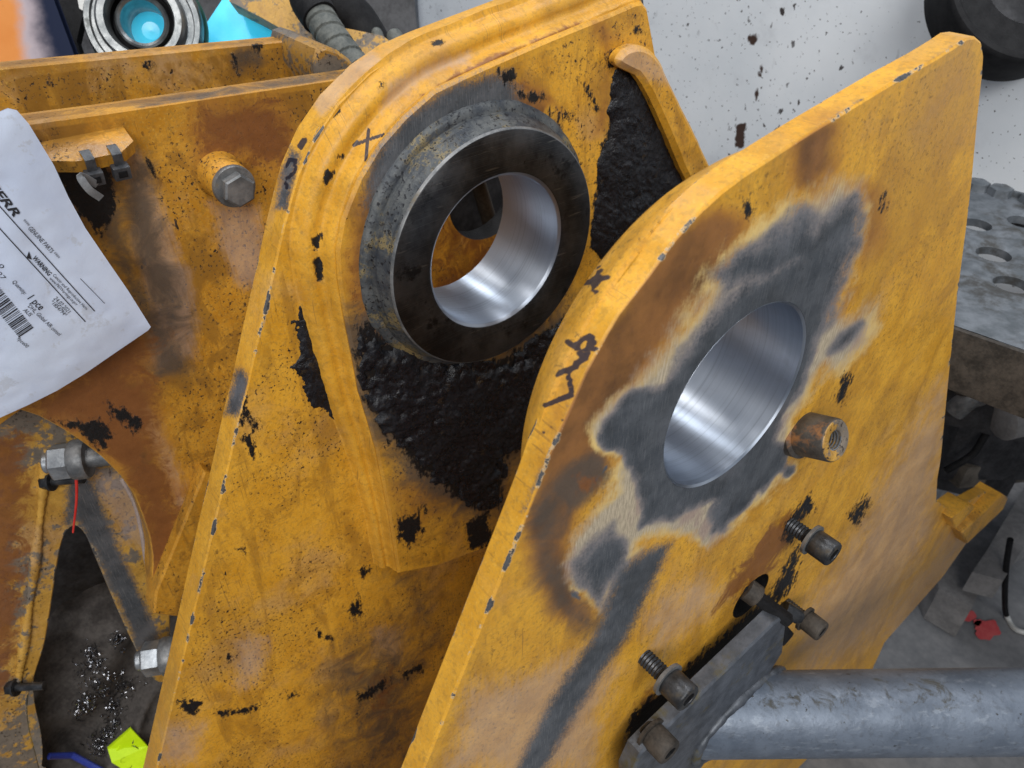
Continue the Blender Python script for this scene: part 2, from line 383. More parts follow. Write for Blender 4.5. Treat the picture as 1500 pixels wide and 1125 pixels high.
def bore_steel(name):
    s = NT(name)
    ring = s.noise(1, 3, .6, s.map((1500, 5, 5))); band = s.noise(1, 3, .5, s.map((40, 3, 3))); sm = s.noise(45, 5, .6)
    c = s.mix(ring, (.36, .40, .46), (.50, .54, .61)); c = s.mix(s.math('MULTIPLY', s.step(sm, .55, .75), .3), c, (.28, .28, .30))
    c = s.mix(s.math('MULTIPLY', s.step(band, .5, .7), .3), c, (.33, .36, .42)); tool = s.noise(1, 2, .5, s.map((420, 3, 3))); c = s.mix(s.math('MULTIPLY', s.step(tool, .58, .66), .35), c, (.24, .26, .30))
    tn = s.n.new('ShaderNodeTangent'); tn.direction_type = 'RADIAL'; tn.axis = 'X'; s.l.new(tn.outputs[0], s.b.inputs['Tangent'])
    return s.out(c, s.mixf(sm, .36, .44), 1.0, s.bump(s.math('ADD', band, s.math('MULTIPLY', tool, .5)), .08, .0004), Anisotropic=.8, **{'Anisotropic Rotation': .25})
def turned(name):
    s = NT(name)
    t = s.n.new('ShaderNodeSeparateXYZ'); s.l.new(s.co, t.inputs[0])
    rad = s.math('SQRT', s.math('ADD', s.math('POWER', t.outputs[1], 2.0), s.math('POWER', t.outputs[2], 2.0)))
    cmb = s.n.new('ShaderNodeCombineXYZ'); s.l.new(s.math('MULTIPLY', rad, 1500.0), cmb.inputs[0])
    k = s.n.new('ShaderNodeTexNoise'); s.l.new(cmb.outputs[0], k.inputs[0]); k.inputs['Scale'].default_value = 1; k.inputs['Detail'].default_value = 3; ring = k.outputs['Fac']
    sm = s.noise(26, 5, .65); sc = s.noise(1, 3, .6, s.map((30, 30, 300), (.8, 0, 0)))
    c = s.mix(s.step(sm, .35, .7), (.030, .032, .036), (.095, .098, .104)); c = s.mix(s.math('MULTIPLY', s.step(ring, .5, .75), .5), c, (.14, .143, .15))
    c = s.mix(s.math('MULTIPLY', s.step(sc, .62, .72), .4), c, (.25, .24, .22)); c = s.mix(s.math('MULTIPLY', s.step(s.noise(40, 5, .7), .58, .68), .8), c, (.012, .012, .013))
    tn = s.n.new('ShaderNodeTangent'); tn.direction_type = 'RADIAL'; tn.axis = 'X'; s.l.new(tn.outputs[0], s.b.inputs['Tangent'])
    return s.out(c, s.mixf(sm, .3, .45), .9, s.bump(ring, .3, .0005), Anisotropic=.7, **{'Anisotropic Rotation': .25})
def worn_steel(name, a=(.03, .037, .048), b=(.115, .12, .118), cc=(.24, .185, .085), metal=.3):
    """side of the bushing: grey blue with yellow paint left in the pits"""
    s = NT(name); n1 = s.noise(60, 6, .7); n2 = s.noise(300, 4, .65)
    c = s.mix(s.step(n1, .3, .7), a, b); c = s.mix(s.step(s.math('ADD', s.math('MULTIPLY', s.noise(22, 4), .6), s.math('MULTIPLY', n2, .4)), .52, .6), c, cc)
    c = s.mix(s.step(n2, .56, .62), c, (.012, .013, .017)); c = s.mix(s.math('MULTIPLY', s.step(s.noise(1, 5, .6, s.map((330, 14, 14))), .52, .66), .55), c, (.02, .024, .032))
    return s.out(c, s.mixf(n1, .4, .65), metal, s.bump(s.math('ADD', n2, n1), .5, .0012))
def metal(name, a, b, rough=(.35, .55), met=.8, dirt=None, scale=60, bump=.25, dlim=(.5, .68)):
    s = NT(name); n1 = s.noise(scale, 6, .65); n2 = s.noise(scale*6, 4, .6)
    c = s.mix(s.step(n1, .3, .7), a, b); m = met; r = s.mixf(n2, *rough)
    if dirt:
        d = s.step(s.noise(scale*.45, 7, .7), *dlim); c = s.mix(d, c, dirt); m = s.mixf(d, met, .1); r = s.mixf(d, r, .75)
    return s.out(c, r, m, s.bump(s.math('ADD', n1, s.math('MULTIPLY', n2, .6)), bump, .001))
def matte(name, a, b, rough=.7, scale=40, bump=.3, spec=.3, bd=.001, detail=6):
    s = NT(name); n1 = s.noise(scale, detail, .65); n2 = s.noise(scale*7, 4, .6)
    c = s.mix(s.step(s.math('ADD', s.math('MULTIPLY', n1, .7), s.math('MULTIPLY', n2, .3)), .33, .67), a, b)
    return s.out(c, rough, 0.0, s.bump(s.math('ADD', n1, s.math('MULTIPLY', n2, .4)), bump, bd), **{'Specular IOR Level': spec})

M_YEL = paint('yellow_paint', grime=.5, oil=.55); M_YEL_R = paint('yellow_paint_near', grime=.3, speck=.45, oil=.36)
M_YEL_L = paint('yellow_paint_dirty', (.46, .20, .016), (.60, .285, .026), .8, 1.0, oil=.9)
M_YEL_OLD = paint('yellow_paint_worn', (.44, .235, .04), (.60, .34, .065), .7, 1.0, .38)
M_BORE = bore_steel('machined_bore_steel'); M_RING = turned('turned_ring_steel'); M_SIDE = worn_steel('worn_bushing_side')
M_BLK = metal('black_oxide_steel', (.028, .029, .031), (.085, .086, .09), (.28, .45), .75, (.06, .046, .028), 90, .3, (.6, .75))
M_ZINC = metal('zinc_bolt_steel', (.20, .215, .235), (.38, .40, .42), (.32, .5), .75, (.12, .10, .075), 70, .25, (.56, .75))
M_GREYB = metal('grey_dull_bolt', (.10, .105, .11), (.24, .24, .24), (.4, .6), .55, (.15, .12, .075), 80, .35, (.55, .72))
M_GALV = metal('galvanised_tube', (.135, .16, .20), (.20, .235, .285), (.3, .42), .35, (.07, .07, .07), 30, .15, (.54, .74))
M_FLANGE = metal('flange_plate_steel', (.05, .056, .066), (.125, .135, .155), (.35, .55), .4, (.085, .07, .03), 48, .45, (.54, .66))
M_GRATE = metal('galvanised_grate', (.065, .075, .085), (.15, .165, .185), (.45, .65), .25, (.035, .034, .032), 45, .4, (.46, .64))
M_FASC = matte('grimy_steel', (.022, .019, .016), (.075, .062, .05), .6, 50, .5, .25)
M_RUB = matte('black_rubber', (.005, .005, .006), (.016, .016, .017), .7, 60, .5, .2)
M_HOSE = matte('dirty_hose_wrap', (.055, .062, .06), (.15, .155, .14), .6, 70, .4)
M_CLOTH = matte('dark_greasy_cloth', (.03, .026, .024), (.085, .075, .068), .85, 35, .5, .15)
M_GREASE = matte('black_grease', (.005, .006, .009), (.016, .018, .025), .42, 260, 1.0, .45, .0022)
_s = NT('black_grease_wet'); _n = _s.noise(260, 5, .65); _v = _s.noise(900, 2, .5)
_c = _s.mix(_s.step(_n, .35, .65), (.003, .0035, .0055), (.010, .0115, .016)); _glint = _s.step(_v, .74, .78)  # the sparse pale specks are glints painted into the grease colour
_w = _s.step(_s.noise(28, 5, .65), .42, .6); _c = _s.mix(_s.math('MULTIPLY', _s.step(_s.noise(55, 7, .72), .60, .67), .7), _c, (.045, .03, .016))
M_GREASE = _s.out(_s.mix(_glint, _c, (.25, .26, .28)), _s.mixf(_glint, _s.mixf(_w, .24, .5), .2), 0.0, _s.bump(_s.math('ADD', _n, _s.math('MULTIPLY', _s.noise(90, 4, .6), .8)), .7, .002), **{'Specular IOR Level': .45})
M_FLOOR = matte('concrete_floor', (.13, .135, .145), (.24, .24, .245), .8, 9, .3)
M_GREY = matte('grey_painted_steel', (.15, .145, .145), (.27, .26, .255), .6, 24, .3)
M_DARK = matte('dark_machine_steel', (.012, .012, .014), (.05, .05, .054), .5, 30, .3)
M_PLAST = matte('black_cable_tie_nylon', (.03, .032, .036), (.07, .073, .08), .4, 90, .1)
M_CLEAR = matte('grey_cable_tie_tail', (.16, .17, .18), (.27, .28, .29), .35, 90, .1)
M_NEON = matte('neon_yellow_tag', (.50, .74, .0), (.60, .84, .01), .5, 30, .1)
M_BLUE = matte('blue_plastic', (.02, .03, .20), (.03, .05, .27), .4, 30, .1)
M_RED = matte('red_plastic', (.45, .02, .015), (.55, .04, .03), .4, 60, .1)
M_PRINT = matte('black_print', (.012, .012, .016), (.03, .03, .036), .6, 200, 0)
M_REDP = matte('red_floor_paint', (.55, .06, .07), (.62, .12, .12), .7, 50, .2)
M_WCABLE = matte('white_cable', (.5, .5, .48), (.62, .62, .6), .5, 60, .1)
M_CYAN = matte('cyan_glow', (.03, .55, .85), (.10, .72, .95), .25, 6, .05, .6)
_b = M_CYAN.node_tree.nodes['Principled BSDF']; _b.inputs['Emission Color'].default_value = (.06, .62, .95, 1); _b.inputs['Emission Strength'].default_value = .28  # added emission keeps the cyan sheet and hub end bright
M_ORANGE = metal('orange_panel_paint', (.55, .17, .02), (.62, .22, .035), (.25, .4), 0, (.03, .035, .06), 5, .1, (.5, .62))
M_HUB = metal('bearing_steel', (.13, .14, .145), (.30, .31, .31), (.25, .42), .8, (.07, .075, .06), 60, .15, (.58, .75))
M_GREEN = matte('green_seal', (.01, .06, .045), (.02, .10, .07), .4, 40, .2)
M_SWARF = metal('bright_swarf', (.08, .08, .09), (.42, .42, .44), (.15, .3), 1.0, None, 60, .1)
M_STUB = metal('rusty_stub_steel', (.05, .042, .036), (.12, .105, .09), (.4, .6), .5, (.26, .11, .035), 70, .5, (.5, .62))

def tube_mat():
    s = NT('dirty_grey_tube'); n1 = s.noise(26, 6, .62); n2 = s.noise(190, 5, .65); sk = s.noise(1, 5, .65, s.map((60, 60, 200), (0, 0, -.9)))
    c = s.mix(s.step(n1, .3, .7), (.085, .105, .138), (.145, .172, .215)); c = s.mix(s.math('MULTIPLY', s.step(n2, .52, .68), .4), c, (.06, .065, .075)); c = s.mix(s.math('MULTIPLY', s.step(sk, .55, .68), .4), c, (.26, .29, .33))
    d = s.step(s.math('ADD', s.attr('grime'), s.math('MULTIPLY', s.math('SUBTRACT', s.noise(48, 8, .72, None, .6), .5), 1.5)), .42, .60); c = s.mix(s.math('MULTIPLY', d, .9), c, s.mix(n2, (.03, .03, .028), (.07, .066, .05)))
    k = s.step(s.noise(120, 5, .7), .66, .69); c = s.mix(k, c, (.025, .024, .022))
    return s.out(c, s.mixf(d, s.mixf(n2, .34, .5), .75), s.mixf(d, .3, .0), s.bump(s.math('ADD', n2, s.math('MULTIPLY', d, .5)), .3, .0012))
M_TUBE = tube_mat()
def white_panel():
    s = NT('splattered_white_paint')
    n = s.noise(3, 5, .6); c = s.mix(s.step(n, .35, .7), (.66, .70, .74), (.78, .81, .84))
    c = s.mix(s.math('MULTIPLY', s.step(s.noise(11, 6, .7), .52, .75), .35), c, (.42, .43, .46))
    sp = s.math('MULTIPLY', s.step(s.noise(1, 2, .5, s.map((85, 85, 55), (0, .3, 0))), .675, .70), s.step(s.noise(5, 3), .42, .6))
    sp2 = s.step(s.noise(190, 2, .5), .69, .71)
    sp3 = s.step(s.noise(1, 2, .5, s.map((40, 40, 26), (0, .3, 0))), .735, .745)
    sp = s.math('MAXIMUM', s.math('MAXIMUM', sp, sp2), sp3)
    c = s.mix(sp, c, (.05, .042, .04))
    dr = s.step(s.math('ADD', s.attr('drip'), s.math('MULTIPLY', s.math('SUBTRACT', s.noise(70, 4, .6), .5), .6)), .45, .55); c = s.mix(dr, c, (.055, .03, .022))
    return s.out(c, .4, 0.0, s.bump(s.math('ADD', s.noise(20, 4), s.math('MULTIPLY', sp, .4)), .15, .002))
M_WHITE = white_panel()
def bag_mat():
    s = NT('white_bag_film'); n = s.noise(14, 5, .6); n2 = s.noise(90, 4, .65)
    c = s.mix(s.step(n, .3, .7), (.54, .61, .77), (.62, .69, .83)); c = s.mix(s.math('MULTIPLY', s.step(n2, .6, .7), .4), c, (.42, .42, .42))
    c = s.mix(s.math('MULTIPLY', s.step(s.noise(26, 6, .7), .60, .66), .3), c, (.33, .32, .30))
    return s.out(c, .36, 0.0, s.bump(s.math('ADD', s.noise(24, 5, .6), s.math('MULTIPLY', n2, .2)), .25, .003), **{'Specular IOR Level': .45})
M_BAG = bag_mat()

# ------------------------------------------------------------------ the setting: workshop floor
FZ = -0.95
fl = obj('floor', (np.array([(-9, -6, FZ), (6, -6, FZ), (6, 12, FZ), (-9, 12, FZ)]), [(0, 1, 2, 3)]), M_FLOOR, None, smooth=None, kind='structure')

# ------------------------------------------------------------------ near lug plate (outer face X = 0, bore axis = X through the origin)
def YZ(px, X): return U(np.array(px, float), X=X)[:, 1:]
def ext(a, b, z):                       # carry the line a->b on to height z
    a, b = np.asarray(a), np.asarray(b); return b+(b-a)*(z-b[1])/(b[1]-a[1])
R_px = [(712, 900), (746, 817), (769, 760), (790, 707), (803, 670), (832, 606), (860, 542), (885, 496), (906, 460), (951, 403), (983, 358), (1021, 315), (1058, 281), (1090, 257), (1150, 218), (1193, 191), (1262, 149), (1315, 117), (1369, 87), (1401, 67), (1417, 56), (1430, 54), (1439, 62), (1442, 80), (1440, 110), (1435, 153), (1425, 260), (1417, 329), (1403, 436), (1392, 538), (1379, 671), (1374, 700), (1372, 733), (1392, 748), (1420, 735), (1452, 717), (1454, 725), (1428, 778), (1381, 845), (1296, 941)]
R_out = YZ(R_px, 0.0)
R_low = ext(YZ([(712, 900)], 0)[0], YZ([(625, 1115)], 0)[0], FZ+.003)
R_out = np.vstack([[R_low], YZ([(625, 1115)], 0), R_out, [(.555, -.83), (.555, FZ+.003)]])
HB = circle2((0, 0), .0615, 96); HS = circle2(tuple(YZ([(1100, 873)], 0)[0]), .0225, 40)
def h_R(g): return np.where((g[:, 0] < .30) & (g[:, 1] > -.42), .0032, .0128)
V, Fc, e = plate(R_out, [HB, HS], 0.0, -.016, h_R, .0032)
px = PX(V)
def z7(l): return np.array(l, float)/1.6667+[800, 250]
bareA = z7([(150, 610), (180, 570), (240, 540), (290, 520), (330, 440), (400, 370), (450, 300), (430, 250), (470, 210), (540, 180), (600, 130), (640, 85), (660, 110), (650, 150), (700, 110), (740, 80), (755, 110), (740, 180), (720, 250), (700, 320), (660, 400), (640, 460), (600, 540), (570, 600), (550, 650), (590, 690), (590, 730), (540, 770), (500, 790), (470, 830), (430, 870), (400, 870), (400, 840), (420, 800), (380, 800), (330, 820), (290, 850), (240, 860), (225, 800), (220, 740), (190, 700), (150, 690), (135, 650)])
bareB = z7([(82, 950), (110, 905), (160, 875), (195, 900), (185, 960), (150, 1010), (120, 1050), (92, 1020)])
bareC = z7([(690, 445), (720, 402), (772, 370), (752, 402), (722, 432)])
mauve = np.array([(440, 760), (520, 640), (610, 545), (760, 500), (860, 445), (890, 470), (850, 500), (720, 570), (625, 650), (550, 760), (500, 840), (420, 850)], float)/2.046+[750, 150]
stripe = np.array([(905, 835), (960, 800), (985, 795), (955, 860), (920, 934), (880, 990), (844, 1047), (800, 1125), (780, 1160), (740, 1160), (757, 1123), (807, 1025), (850, 960), (878, 920)], float)
haloA = z7([(105, 620), (140, 560), (200, 530), (230, 490), (290, 430), (330, 370), (390, 300), (420, 220), (480, 160), (560, 100), (600, 70), (650, 60), (700, 20), (740, 5), (768, 40), (772, 110), (752, 200), (735, 280), (705, 360), (760, 350), (825, 305), (812, 380), (770, 440), (720, 480), (650, 520), (610, 600), (600, 680), (600, 745), (545, 800), (475, 845), (440, 890), (390, 918), (350, 885), (300, 885), (240, 905), (205, 960), (165, 1030), (130, 1078), (80, 1035), (45, 960), (60, 890), (110, 830), (170, 765), (185, 722), (140, 708), (108, 660)])
burnA = z7([(-10, 760), (20, 620), (90, 490), (170, 370), (255, 250), (335, 155), (410, 110), (470, 130), (430, 240), (340, 350), (260, 450), (200, 530), (120, 600), (110, 660), (140, 710), (70, 800), (40, 900), (40, 1000), (90, 1090), (40, 1080), (-30, 950), (-40, 850)])
burnB = np.array([(1158, 200), (1200, 172), (1232, 175), (1228, 250), (1190, 285), (1160, 280)], float)
burnC = np.array([(1255, 255), (1290, 270), (1300, 300), (1290, 360), (1262, 400), (1245, 420), (1262, 330)], float)
burnD = np.array([(1215, 470), (1240, 420), (1265, 410), (1225, 490), (1170, 590), (1150, 640), (1130, 660), (1160, 590)], float)
scor1 = z7([(10, 780), (40, 730), (110, 690), (165, 740), (110, 800), (60, 830)])
scor2 = z7([(-40, 800), (20, 760), (60, 830), (40, 930), (60, 1020), (110, 1085), (180, 1090), (150, 1150), (60, 1120), (-20, 1010), (-60, 900)])
dustP = [np.array(q, float) for q in ([(1180, 900), (1260, 780), (1330, 640), (1385, 560), (1378, 690), (1360, 780), (1290, 930), (1180, 985)], [(690, 1010), (760, 1000), (850, 960), (900, 985), (860, 1125), (660, 1125)], [(950, 900), (1020, 850), (1060, 870), (960, 960)], [(1290, 900), (1440, 730), (1448, 760), (1385, 850), (1310, 940)])]
greaseShadeR = [np.array(q, float) for q in ([(1225, 585), (1232, 560), (1241, 542), (1246, 556), (1236, 592)], [(1146, 790), (1160, 752), (1188, 722), (1192, 745), (1170, 765), (1158, 800)], [(1130, 868), (1160, 810), (1172, 800), (1165, 850), (1142, 885)], [(1088, 296), (1095, 288), (1100, 306), (1092, 318)], [(1291, 290), (1297, 284), (1298, 302), (1292, 310)], [(1242, 755), (1268, 728), (1275, 735), (1255, 770)], [(918, 1085), (925, 1045), (990, 992), (1130, 868), (1140, 890), (1000, 1010), (960, 1060), (925, 1100)])]  # last patch mixes grime with painted shade along the flange gap
rustR = [z7([(65, 740), (110, 735), (150, 745), (110, 790), (70, 800)]), np.array([(935, 1030), (1000, 985), (1060, 940), (1040, 985), (960, 1060)], float), np.array([(1100, 790), (1150, 750), (1190, 730), (1160, 800), (1120, 850), (1040, 900), (1080, 830)], float)]
pk = WL(px, [[(885, 690), (872, 712)]], 5) ; scr = WL(px, [[(921, 612), (932, 600)], [(955, 600), (975, 585)], [(872, 706), (888, 684)], [(838, 870), (870, 890)]], 2.2, 1.5)
inkR = [[(878, 393), (870, 430)], [(855, 415), (895, 405)], [(870, 500), (862, 492), (838, 508)], [(838, 508), (832, 500)], [(872, 512), (866, 492), (858, 525), (845, 530)], [(845, 510), (858, 528)], [(815, 548), (845, 537), (846, 534)], [(833, 550), (838, 578), (798, 594)]]
inkR2 = [[(795, 633), (796, 634)], [(808, 624), (810, 626)], [(823, 614), (826, 616)], [(812, 644), (814, 646)], [(804, 664), (805, 665)]]
pw = px+np.c_[fbm(V, 55, 4, 41)-.5, fbm(V, 55, 4, 47)-.5]*34            # ragged, not traced, outlines
tb_ = np.clip((600-px[:, 1])/160, 0, 1); bA = W(pw, [bareA], 16)*(1-tb_)+W(pw, [bareA], 42)*tb_
gl = V[:, 0] > -.0005                    # marks of the face stay on the face, marks of the edge on the edge
bare = np.maximum.reduce([np.minimum(bA, 1-.62*W(pw, [mauve], 16)), W(pw, [bareB], 26)*.92, W(px, [bareC], 18)*.95, W(px, [stripe], 20)*.95, scr])*gl
rimbare = WL(px, [[(768, 748), (805, 668), (838, 596)], [(1200, 190), (1262, 148)], [(1395, 70), (1368, 88)]], 14, 12)*.62*(~gl)
rr = np.hypot(V[:, 1], V[:, 2]); bare = np.maximum(bare, np.where(gl, np.clip(1.1-(rr-.0615)/.012, 0, .95), 0))
burn = np.maximum.reduce([np.clip(W(px, [burnA], 40)*1.5, 0, 1), W(px, [burnB], 30), W(px, [burnC], 24)*.8, W(px, [burnD], 14)*.75, W(px, [stripe], 40)*.62, W(px, [haloA], 30)*.72])*gl
burn = np.maximum(burn, WL(px, [[(790, 690), (812, 620), (838, 560)], [(1195, 175), (1235, 160)]], 40, 36)*.62*(~gl))
gm = W(px, greaseShadeR, 22)*gl; gm[-80:] = 1.0  # small hole's wall blacked so the opening reads dark
obj_R = thing('lug_plate', 'yellow steel plate with paint ground to bare grey metal around its open bore', 'steel plate', (0, .15, FZ))
obj('plate', (V, Fc), M_YEL_R, obj_R, dict(edge=e, bare=np.maximum(bare, rimbare), halo=(W(pw, [haloA], 20)*(1-tb_)+W(pw, [haloA], 40)*tb_)*gl, burn=burn, scorch_shade=np.maximum(W(px, [scor1], 24)*1.1, W(px, [scor2], 44)*.9)*gl, dust=W(px, dustP, 60), grease=gm, rust=W(px, rustR, 22)*gl*.85,
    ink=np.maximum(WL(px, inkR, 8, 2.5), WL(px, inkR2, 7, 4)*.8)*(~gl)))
# cone of weld and backing ring behind the rounded head
v, f = lathe([(-.011, .1452), (-.0125, .1474), (-.0165, .1466), (-.022, .1425), (-.028, .1385), (-.034, .1335), (-.037, .131), (-.0385, .128), (-.0385, .09)], n=360)
pb = PX(v); far = np.arctan2(v[:, 2], v[:, 1])
obj('backing_ring', (v, f), M_YEL_R, obj_R, dict(ink=np.maximum(WL(pb, inkR, 8, 2.5), WL(pb, inkR2, 7, 4)*.8), edge=np.full(len(v), .1), burn=WL(pb, [[(790, 690), (812, 620), (838, 560)]], 40, 36)*.62, dust=np.zeros(len(v))))
obj('bushing', lathe([(-.0008, .0618), (.0, .0613), (-.0012, .06), (-.073, .06), (-.075, .062), (-.075, .070), (-.036, .078)], n=160), M_BORE, obj_R)
# threaded stub welded on at a slant
sb = U((1172, 634), X=0); sd = np.array([1, -.02, .42]); sd /= np.linalg.norm(sd)
st = obj('threaded_stub', lathe([(-.008, .0172), (.002, .0178), (.004, .0155), (.026, .0150), (.0272, .0142), ], sb, sd, 48), M_STUB, obj_R)
obj('stub_rim', lathe([(.0270, .0143), (.0278, .0136), (.0278, .0082), (.0268, .0070), (.004, .0067), (.004, .0005)], sb, sd, 48), M_YEL_OLD, st)
t = np.linspace(0, 1, 161); u_, v_, d_ = frame(sd)
hel = sb+np.outer(.004+t*.0225, sd)+.0068*(np.cos(t*2*np.pi*10)[:, None]*u_+np.sin(t*2*np.pi*10)[:, None]*v_)
obj('thread', tube(hel, .0005, 5), M_ZINC, st)
# worn end strip of the plate's foot
tabp = YZ([(1375, 748), (1402, 728), (1412, 733), (1382, 765)], -.004)
obj('edge_strip', prism(tabp, .012, -.016, .002), M_YEL, obj_R)
tabp = YZ([(1388, 768), (1448, 712), (1457, 718), (1450, 735), (1396, 785)], -.004)
obj('edge_strip', prism(tabp, .016, -.016, .002), M_YEL, obj_R)

# ------------------------------------------------------------------ far lug plate: base X = -.275, raised pad X = -.25, bushing face X = -.2266
L_px = [(349, 614), (360, 575), (375, 506), (393, 431), (414, 338), (424, 299), (436, 256), (460, 203), (495, 152), (540, 107), (583, 77), (628, 57), (680, 37)]
L_o = YZ(L_px, -.275)
lowL = ext(YZ([(333, 686)], -.275)[0], YZ([(230, 1123)], -.275)[0], FZ+.003)
dtop = L_o[-1]-L_o[-2]; dtop /= np.linalg.norm(dtop)
topR = L_o[-1]+dtop*.125
rgt = YZ([(950, 10), (962, 81), (976, 112), (1038, 241)], -.262)
rlow = ext(rgt[2], rgt[3], FZ+.003) if rgt[3][1] < rgt[2][1] else np.array([.3, FZ])
L_out = np.vstack([[lowL], YZ([(230, 1123), (280, 912), (308, 791), (333, 686)], -.275), L_o, [topR], [rgt[0]+[.006, .01]], rgt[1:]+[.004, 0], [(rgt[3][0]+.06, FZ+.003)]])
HBL = circle2((0, 0), .0615, 96)
V, Fc, e = plate(L_out, [HBL], -.275, -.301, lambda g: np.where((g[:, 0] < .12) & (g[:, 1] > -.62), .0034, .0136), .0034)
px = PX(V); gl = V[:, 0] > -.2755
def z8(l): return np.array(l, float)/1.99+[200, 560]
grL = [z8(q) for q in ([(318, 20), (300, 60), (300, 130), (315, 100), (345, 140), (356, 130), (330, 90)], [(310, 150), (335, 150), (350, 220), (338, 230)], [(270, 800), (278, 785), (286, 800), (276, 815)], [(235, 965), (360, 940), (350, 955), (250, 975)], [(430, 915), (480, 900), (485, 905), (440, 920)], [(645, 910), (690, 890), (735, 860), (742, 868), (680, 920), (650, 930)], [(525, 725), (550, 735), (582, 745), (560, 752), (530, 740)], [(650, 560), (670, 520), (678, 540), (660, 575)], [(770, 850), (830, 820), (836, 835), (780, 862)], [(120, 930), (190, 925), (200, 940), (150, 975)], [(620, 660), (650, 620), (655, 670), (630, 690)], [(305, 480), (322, 485), (312, 496)])]
duL = [z8(q) for q in ([(300, 760), (380, 750), (360, 850), (300, 880)], [(90, 1010), (190, 1000), (170, 1100), (80, 1110)], [(700, 720), (760, 720), (760, 800), (700, 780)])]
shadeGrimeL = [z8([(560, 820), (836, 640), (836, 1125), (600, 1140)]), z8([(760, 590), (836, 570), (836, 700), (790, 680)])]  # lower right: grime together with painted shade from the near plate
inkL = [[(437, 214), (446, 203), (449, 205), (440, 218)], [(420, 243), (424, 233), (433, 235), (432, 252), (420, 262)], [(419, 268), (420, 275)]]
bareL = [np.array([(402, 305), (412, 250), (425, 215), (440, 225), (432, 265), (422, 310)], float), np.array([(328, 608), (345, 540), (358, 540), (366, 560), (352, 610)], float)]
dustRim = [np.array([(460, 150), (500, 100), (545, 75), (560, 90), (500, 140), (470, 170)], float)]
obj_L = thing('lug_plate', 'yellow steel plate carrying a raised dark bushing ring and thick black grease', 'steel plate', (-.26, 0, FZ))
obj('plate', (V, Fc), M_YEL, obj_L, dict(edge=e, grease=W(px, grL, 18)*gl, dust=np.maximum(W(px, duL, 40)*gl, W(px, dustRim, 14)*(~gl)), scorch_shade=W(px, shadeGrimeL, 110)*.85*gl, bare=W(px, bareL, 14)*.9*(~gl), burn=W(px, bareL, 40)*.6*(~gl), ink=WL(px, inkL, 5.5, 2)*(~gl),
    rust=W(px, [z8([(600, 800), (836, 720), (836, 1120), (640, 1120)])], 120)*.55*gl))  # brown laid over that same grimy, shade-painted corner
# raised pad
inkW = [[(540, 190), (538, 210), (536, 236)], [(518, 213), (535, 206), (563, 197)], [(518, 213), (524, 207)]]
P_px = [(584, 841), (572, 761), (552, 660), (539, 614), (527, 575), (517, 521), (505, 461), (497, 413), (494, 368), (502, 323), (512, 296), (527, 260), (556, 213), (593, 171), (636, 133), (680, 112), (724, 92), (808, 56), (892, 22), (931, 5), (942, 3)]
P_o = YZ(P_px, -.25)
prt = YZ([(950, 14), (962, 81), (976, 112), (1038, 241)], -.25)
pb1 = YZ([(640, 830), (705, 806)], -.25); pbR = pb1[1]+(pb1[1]-pb1[0])*6
P_out = np.vstack([P_o, prt, [(prt[-1][0]+.03, pbR[1])], pb1[::-1]])
P_out = P_out if area2(P_out) > 0 else P_out[::-1]
V, Fc, e = plate(P_out, [HBL], -.25, -.2748, lambda g: np.where((g[:, 0] < .3), .0034, .0136), .0034, bev=.0022, rimseg=5)
px = PX(V); gl = V[:, 0] > -.2525; rr = np.hypot(V[:, 1], V[:, 2]); an = np.degrees(np.arctan2(V[:, 2], V[:, 1]))
def z6(l): return np.array(l, float)/3.571+[640, 0]
def zg(l): return np.array(l, float)/3.0+[400, 400]
grease_poly_low = zg([(380, 220), (440, 230), (500, 290), (560, 300), (620, 330), (760, 400), (950, 400), (1060, 350), (1200, 260), (1290, 200), (1400, 200), (1300, 700), (1020, 800), (990, 1010), (900, 1030), (820, 990), (740, 940), (640, 860), (560, 790), (500, 700), (430, 560), (380, 420), (370, 300)])
grease_poly_up = z6([(925, 400), (960, 370), (1010, 345), (1050, 370), (1090, 400), (1200, 640), (1360, 915), (1400, 1000), (1000, 1500), (800, 1300), (835, 930), (850, 800), (905, 650), (900, 560), (920, 480)])
grP = [z6(q) for q in ([(318, 355), (345, 370), (395, 360), (425, 410), (345, 445), (325, 420)], [(615, 560), (640, 555), (660, 620), (640, 670), (615, 640)], [(680, 590), (712, 600), (712, 655), (690, 640)], [(752, 420), (780, 425), (840, 560), (830, 575), (790, 500)], [(895, 270), (918, 265), (920, 340), (900, 350)], [(1010, 70), (1030, 130), (1070, 170), (1040, 160)], [(420, 480), (560, 500), (600, 600), (560, 540), (440, 520)])] + [np.array(q, float) for q in ([(580, 765), (605, 752), (622, 775), (600, 800), (585, 790)], [(680, 765), (715, 750), (720, 800), (690, 805)], [(610, 745), (622, 740), (628, 755)])]
ringb = np.clip(1.5-(rr-.098)/.022, 0, 1)*np.clip((an > 55)*(an < 181) + 0., 0, 1)
ringl = np.clip(1.5-(rr-.098)/.024, 0, 1)*((an > 140) | (an < -115))
